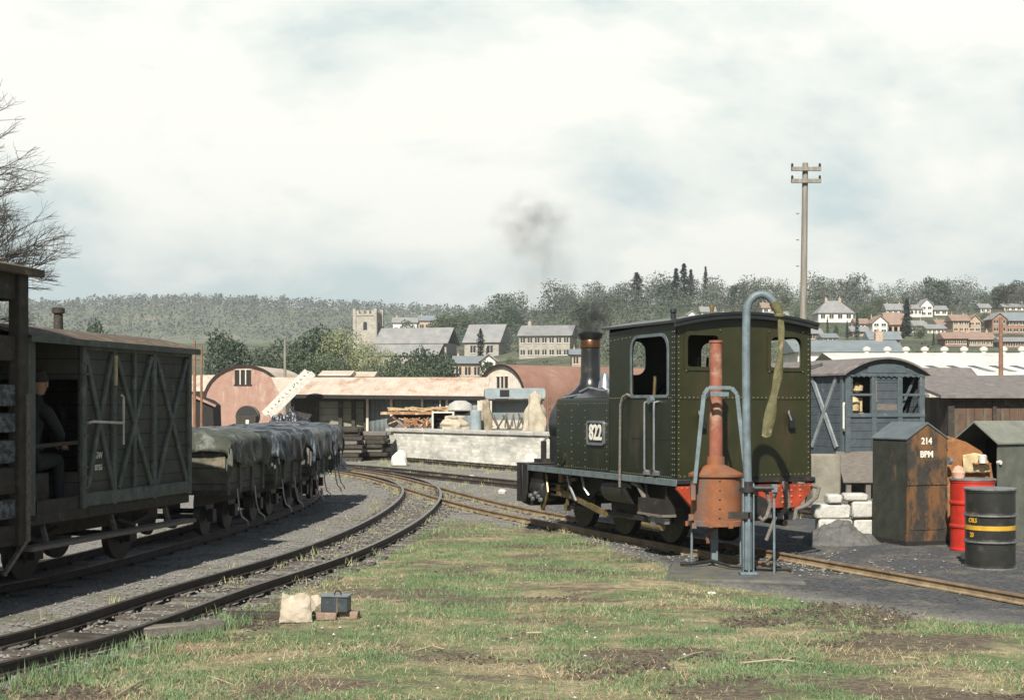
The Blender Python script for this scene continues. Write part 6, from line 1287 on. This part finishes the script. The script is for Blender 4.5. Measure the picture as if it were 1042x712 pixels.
sky_trees = [(648,277,'col',1.6,'dark pointed evergreen standing alone above the cab roof'),(676,286,'dark',.9,'left low dark evergreen of the hilltop clump'),(688,273,'con',1.2,'pointed conifer at left of the hilltop clump'),(696,268,'con',1.2,'tallest pointed conifer of the hilltop clump'),(703,274,'con',1.1,'pointed conifer at right of the hilltop clump'),(718,271,'con',.7,'thin detached conifer right of the hilltop clump'),
 (752,286,'dark',1.0,'dark rounded tree left of the crane neck'),(620,298,'dark2',.8,'dark low tree above the chimney smoke'),(612,306,'dark',.8,'dark tree just left of the cab roof'),(660,296,'bareg',1.3,'brushy leafless tree above the cab roof'),(636,298,'bareg',1.3,'leafless tree between chimney and cab top'),(730,296,'bare2',1.1,'leafless tree in the middle of the hilltop'),(740,300,'mid',.9,'green tree left of the crane neck'),
 (790,282,'bare',1.0,'leafless tree left of the telegraph pole on the hill'),(775,292,'bareg',1.0,'leafless tree behind the crane neck'),(800,284,'bareg',1.0,'leafless tree touching the telegraph pole'),(865,273,'bare',1.25,'largest spreading leafless tree above the white bungalow'),(850,281,'bare2',1.0,'leafless tree at left of the largest one'),(878,279,'bare2',.9,'leafless tree at right of the largest one'),(835,284,'bareg',1.1,'mossy leafless tree right of the telegraph pole'),
 (905,296,'bareg',.8,'small leafless tree on the hill crest'),(919,292,'bare2',.8,'leafless tree behind the leaning conifer'),(951,281,'dark',.85,'dark cedar with a leaning top on the hill crest'),(958,284,'dark2',.7,'dark evergreen right of the cedar'),(975,290,'bareg',1.1,'brushy tree right of the cedar'),(985,290,'bare2',1.1,'leafless tree between the cedar and the right edge clump'),(1002,296,'mid',.8,'green tree right of the brushy ones'),
 (1022,277,'bare',1.2,'tall leafless tree near the right edge'),(1018,289,'dark',.9,'dark tree under the tall leafless one at the right edge'),(1036,284,'dark2',1.0,'dark spreading tree at the right edge'),(1048,280,'bare2',1.1,'leafless tree crossing the right edge'),(500,312,'bareg',1.2,'brushy tree behind the chapel roof'),(545,308,'bareg',1.3,'leafless tree in the smoke left of the chimney'),(566,304,'bareg',1.3,'leafless tree above the mill roof'),(590,300,'bare2',1.2,'leafless tree behind the chimney'),(436,318,'bareg',1.2,'leafless tree above the church')]
for px, yt, kd, ws, lb in sky_trees: place(kd, px, 0, yt-(3 if kd.startswith('bare') else 0), lb, d=random.uniform(385,415), wscale=ws*(1.35 if kd.startswith('bare') else 1.1), group='trees on the hill crest')
for px, yb, yt, kd, ws, lb in ((872,345,318,'con',.75,'pointed dark conifer left of the pale gabled house'),(862,345,326,'con',.7,'smaller conifer left of the pointed one'),(842,343,322,'con',.6,'slender conifer below the white bungalow'),(851,345,330,'dark',.5,'dark shrubby tree below the white bungalow'),(923,343,304,'col',1.2,'tall leaning dark conifer in the middle of the hillside'),(919,345,325,'col',1.0,'short dark conifer at the foot of the leaning one'),(947,322,308,'con',.7,'small dark conifer before the white hilltop houses'),(950,352,338,'con',.9,'small dark conifer left of the brick terraces'),(884,330,308,'mid',1.2,'bushy green tree above the pale gabled house'),(895,320,300,'mid',1.0,'green tree on the crest right of the bungalow'),(935,345,330,'mid',1.2,'green shrub tree left of the brick terraces'),(1003,335,316,'mid',.9,'green tree between the brick houses'),(1008,352,338,'dark2',.6,'dark shrub between the lower brick terraces'),(820,338,322,'dark',.8,'dark tree right behind the cab roof'),(812,330,314,'mid',.8,'green tree behind the telegraph pole'),(760,318,300,'dark2',.7,'dark tree inside the crane neck'),(745,318,302,'dark',.6,'dark tree left of the crane neck below the crest')):
    place(kd, px, yb, yt, lb, wscale=ws, group='trees among the hillside houses')
# near bare trees at left
t_ = make_bare('large leafless tree whose branches reach in from the left edge', 14.2, 41, depth=7, spread=.55, r0=.02, tw=4, rr=(.5,.64)); t_.location = (WX(-58,46),46,0)
t_ = make_bare('leafless tree rising behind the slatted wagon', 7.5, 43, depth=7, spread=.6, r0=.018, tw=4, l0=.2, rr=(.55,.68)); t_.location = (WX(12,52),52,0)
t_ = make_bare('low leafless tree behind the roof of the boarded van', 5.6, 47, mat('brush_twigs',(.13,.14,.11),(.08,.09,.07),scale=3,bump=0), depth=7, spread=.7, r0=.02, tw=4, l0=.18); t_.location = (WX(62,58),58,0); t_.scale = (1.5,1.2,1)
t_ = make_bare('low leafless tree left of the boarded van chimney', 5.2, 53, m_twig, depth=7, spread=.6, r0=.02); t_.location = (WX(38,56),56,0); t_.scale = (1.3,1.2,1)
place('dark', 98, 0, 324, 'small dark evergreen above the boarded van roof', d=180, wscale=.6); place('dark2', 130, 0, 352, 'low dark evergreen hidden mostly by the boarded van', d=170, wscale=1.2)
place('bareg', 160, 0, 345, 'grey leafless tree above the right end of the boarded van', d=175, wscale=1.3)

# woodland on the ridge, shrubbery on the near hill (stuff)
def wood(name, label, pts, m, n_leaf, seed, sz=.10):
    rs = random.Random(seed); vs = []; fs = []
    for (x, y, z, h, w_) in pts:
        for k in range(n_leaf):
            a = rs.uniform(0,6.28); r = w_*.5*rs.random()**.5; zz_ = z+h*rs.uniform(.15,1)**.8; f = 1-.5*(zz_-z)/h; p = Vector((x+math.cos(a)*r*f, y+math.sin(a)*r*f, zz_)); s = h*sz*rs.uniform(.5,1.3); b_ = Vector((rs.gauss(0,1),rs.gauss(0,1),rs.gauss(0,1))).normalized(); c_ = b_.orthogonal().normalized(); i0 = len(vs)
            vs += [p+b_*s,p+c_*s*.7,p-b_*s,p-c_*s*.7]; fs.append((i0,i0+1,i0+2,i0+3))
    o = MB().add(vs, fs).build(name, m, smooth=False, recalc=False); tag(o, label, kind='stuff'); return o
rs = random.Random(77); pts = []
for _ in range(3000):
    px = rs.uniform(-60, 700); d = rs.uniform(900,1320); pts.append((WX(px,d), d, hillz(px,d)-2, rs.uniform(7,11), rs.uniform(9,14)))
wood('woodland', 'bare winter woodland covering the far ridge', pts, m_wood1, 12, 3)
pts = []
for _ in range(420):
    px = rs.uniform(-60, 640); d = rs.uniform(1290,1330); pts.append((WX(px,d), d, hillz(px,d), rs.uniform(6,13), rs.uniform(5,10)))
wood('treeline', 'thin leafless treeline along the top of the far ridge', pts, m_wood1, 14, 4)
pts = []
HB.append((362,470,318,372,280))
def clear_of(px, d, h, w_, x_, gz_):
    hw_ = w_*.5*F/d; t0 = CY-(gz_+h-H)*F/d; t1 = CY-(gz_-H)*F/d
    for a0, a1, y0, y1, dh in HB:
        if d < dh+8 and px+hw_ > a0-1 and px-hw_ < a1+1 and t0 < y1-1.5 and t1 > y0: return False
    return True
tries = 0
while len(pts) < 2300 and tries < 40000:
    tries += 1; px = rs.uniform(430, 1090); d = 150+270*rs.random()**.8; x_ = WX(px,d); gz_ = terrain(x_,d); h = rs.uniform(1.4,4.2)*(1 if rs.random() < .85 else 1.6); w_ = h*rs.uniform(1.0,1.9)
    if noise.noise(Vector((x_*.02, d*.02, 3))) < -.12 and rs.random() < .8: continue
    if clear_of(px, d, h, w_, x_, gz_): pts.append((x_, d, gz_-.4, h, w_))
cpts = []; tries = 0
while len(cpts) < 1000 and tries < 20000:
    tries += 1; px = rs.uniform(440, 1090); d = rs.uniform(372,432); x_ = WX(px,d); gz_ = terrain(x_,d); h = max(2.5, 5.2+6*noise.noise(Vector((px*.06, 2.2, 0)))+rs.uniform(-2,3)); w_ = h*rs.uniform(.6,1.2)
    if noise.noise(Vector((px*.03, d*.03, 7))) < -.22: continue
    if clear_of(px, d, h, w_, x_, gz_): cpts.append((x_, d, gz_-.4, h, w_))
wood('crest_wood', 'leafless trees massed along the crest of the near hill', cpts[:700], m_wood1, 90, 11, .032); wood('crest_wood', 'darker evergreen growth among the trees on the hill crest', cpts[700:], m_fol, 80, 12, .036)
wood('scrub', 'grey leafless scrub and hedges covering the hillside gardens', pts[:1400], m_wood1, 46, 5, .055); wood('shrubbery', 'green garden bushes over the hillside', pts[1400:1950], m_folm, 46, 6, .055); wood('thicket', 'dark evergreen thickets scattered over the hillside', pts[1950:], m_fol, 50, 8, .06)
pts = []
for _ in range(160):
    px = rs.uniform(-80, 620); d = rs.uniform(118,150); h = rs.uniform(1.5,3.2); pts.append((WX(px,d), d, -.2+terrain(WX(px,d),d), h, h*1.8))
wood('undergrowth', 'dark undergrowth at the foot of the evergreens', pts, m_fol, 80, 7, .05)

# ================================================================ FOREGROUND THINGS
# sack
sk = G(302,632); mb = MB(); vs = []; n_ = 16
for j in range(n_+1):
    for side in (0,1):
        for i in range(n_+1):
            u, v = i/n_-.5, j/n_; bul = (1-(2*u)**4)*math.sin(min(1,v*1.15+.12)*3.14)**.6*.035 if 0 <= v <= 1 else 0
            wv = noise.fractal(Vector((u*4+side*9, v*4, 1)), 1, 2, 4)*.014+.012*abs(noise.noise(Vector((u*9+side*5, v*7+u*5, 4)))); w_ = .275*(1-.18*v); x = u*w_*1.0; z = v*.225+.012*math.sin(u*9)*v; y = (-1 if side == 0 else 1)*(max(0,bul)+.003)+wv+v*.05
            vs.append((x+wv*.4, y, z))
st = 2*(n_+1)
fs = [(j*st+s*(n_+1)+i, j*st+s*(n_+1)+i+1, (j+1)*st+s*(n_+1)+i+1, (j+1)*st+s*(n_+1)+i) for j in range(n_) for s in (0,1) for i in range(n_)]
fs += [(j*st+i_, j*st+(n_+1)+i_, (j+1)*st+(n_+1)+i_, (j+1)*st+i_) for j in range(n_) for i_ in (0, n_)]+[(i,i+1,n_+2+i,n_+1+i) for i in range(n_)]
o = mb.add(vs, fs).build('paper_sack', m_paper, ang=50); o.location = sk+Vector((-.005,-.03,.0)); o.rotation_euler = (0,0,R(6)); tag(o, 'crumpled buff paper sack standing beside the black tin box', 'sack')
mb = MB(); vs = [(0,0,0),(.10,.02,.0),(.11,.03,.12),(.05,.03,.17),(-.01,.02,.16),(.05,-.03,.08)]; mb.add(vs, [(0,1,5),(1,2,5),(2,3,5),(3,4,5),(4,0,5),(0,4,3,2,1)]); o = mb.build('paper_scrap', m_paper, smooth=False); o.location = G(319,628)+Vector((-.02,.02,.02)); tag(o, 'folded scrap of brown paper squeezed between the sack and the tin box', 'paper')
bx = G(342,622); 
for k,(px,py,w_,rz) in enumerate(((332,630,.17,.1),(355,629,.17,-.12))):
    o = MB().bb(-w_/2,w_/2,-.055,.055,0,.065).build('brick', m_brickfg, bevel=.008); o.location = G(px,py); o.rotation_euler = (0,0,rz); tag(o, ('left brick under the black tin box','right brick under the black tin box')[k], 'brick', 'bricks under the tin box')
bt = thing('tin_box', 'small black tin box with a ring handle resting on two bricks', 'box', G(342,629.5)+Vector((.0,.0,.066)), R(-6))
mb = MB(); mb.bb(-.115,.115,-.07,.07,0,.125); mb.build('case', m_battery, bt, bevel=.006); mb = MB(); mb.bb(-.125,.125,-.08,.08,.126,.142); mb.build('lid', mat('tin_lid', (.16,.19,.21),(.1,.12,.13),rough=.35,scale=9,bump=.1), bt, bevel=.004)
mb = MB(); mb.tube([(.02+.028*math.cos(R(a)),-.02,.145+.03*math.sin(R(a))) for a in range(-10,191,20)], .006, 7); mb.build('handle', m_black, bt); mb = MB(); mb.bb(.02,.028,-.0735,-.0705,.0,.125); mb.build('seam_strip', m_brass, bt)
def baulk(px0, py0, px1, py1, w_, h_, label, m=m_oldwood):
    a, b_ = G(px0,py0), G(px1,py1); mb = MB(); c_ = (a+b_)/2; mb.bar(a-c_+Vector((0,0,h_/2-.01)), b_-c_+Vector((0,0,h_/2-.01)), w_, h_); o = mb.build('timber_baulk', m, bevel=.012); o.location = c_; tag(o, label, 'timber')
baulk(132,649,226,640,.14,.09,'grey weathered timber baulk lying in the grass nearest the left track')
baulk(232,627,295,629,.12,.06,'half buried timber baulk left of the paper sack', m_darkwood)
baulk(62,648,132,652,.10,.05,'dark timber lying by the near rail, left of the grey baulk', m_darkwood)
def stick(pts, r, m, label):
    P_ = [G(*p) for p in pts]; c_ = P_[0].copy(); mb = MB(); mb.tube([p-c_+Vector((0,0,.012+.012*math.sin(i*1.7))) for i, p in enumerate(P_)], [r*(1-.5*i/len(P_)) for i in range(len(P_))], 6); o = mb.build('stick', m, None); o.location = c_; tag(o, label, 'stick', 'sticks lying on the turf')
m_stick = mat('dry_stick', (.42,.35,.24), (.26,.2,.13), scale=9, bump=.3)
stick(((753,676),(790,674),(812,674),(832,676)), .009, m_stick, 'long pale stick in the right half of the foreground'); stick(((796,675),(806,671),(815,670)), .006, m_stick, 'short twig crossing the long pale stick')
stick(((118,710),(140,698),(156,690)), .010, m_stick, 'pale stick at the bottom left'); stick(((205,688),(222,694),(238,698)), .007, m_stick, 'pale twig in the left foreground turf'); stick(((690,672),(705,668),(716,664)), .008, m_stick, 'pale twig right of the turf centre')
stick(((420,664),(440,660),(452,661)), .008, m_stick, 'pale twig near the middle of the turf'); stick(((536,645),(552,646)), .009, m_stick, 'small pale stick in the green turf'); stick(((918,670),(934,673)), .010, m_stick, 'pale chip of wood at the right of the turf')
o = MB().bb(-.04,.04,-.025,.025,0,.02).build('litter', m_white, bevel=.006); o.location = G(724,604); tag(o, 'small white chip of litter in front of the concrete base', 'litter')
o = MB().lathe([(.0,0),(.035,0),(.035,.07),(.0,.07)], n=12).build('small_tin', m_white); o.location = G(981,568); tag(o, 'tiny white tin at the foot of the black drum', 'tin')
# rail joint on the far rail of the loco track
def loose(rs):
    y = rs.uniform(8,16); x = rs.uniform(-3,5)
    return (x, y) if grass_mask(x,y) > .5 else None
stones('pebbles', 'pale pebbles and chips scattered over the turf', 260, loose, m_block, .008, .022, 12)

# ================================================================ AIR
hz = MB().bb(-2300,2300,-120,2300,-1.2 if False else -60,170).build('haze', None)
hz.data.materials.clear(); m = bpy.data.materials.new('haze_air'); m.use_nodes = True; t = m.node_tree; t.nodes.clear(); o_ = t.nodes.new('ShaderNodeOutputMaterial'); v_ = t.nodes.new('ShaderNodeVolumePrincipled'); t.links.new(v_.outputs[0], o_.inputs['Volume'])
v_.inputs['Color'].default_value = (.86,.92,.95,1); v_.inputs['Density'].default_value = .00031; v_.inputs['Anisotropy'].default_value = .1
hz.data.materials.append(m); tag(hz, 'thin pale haze in the air', kind='stuff')
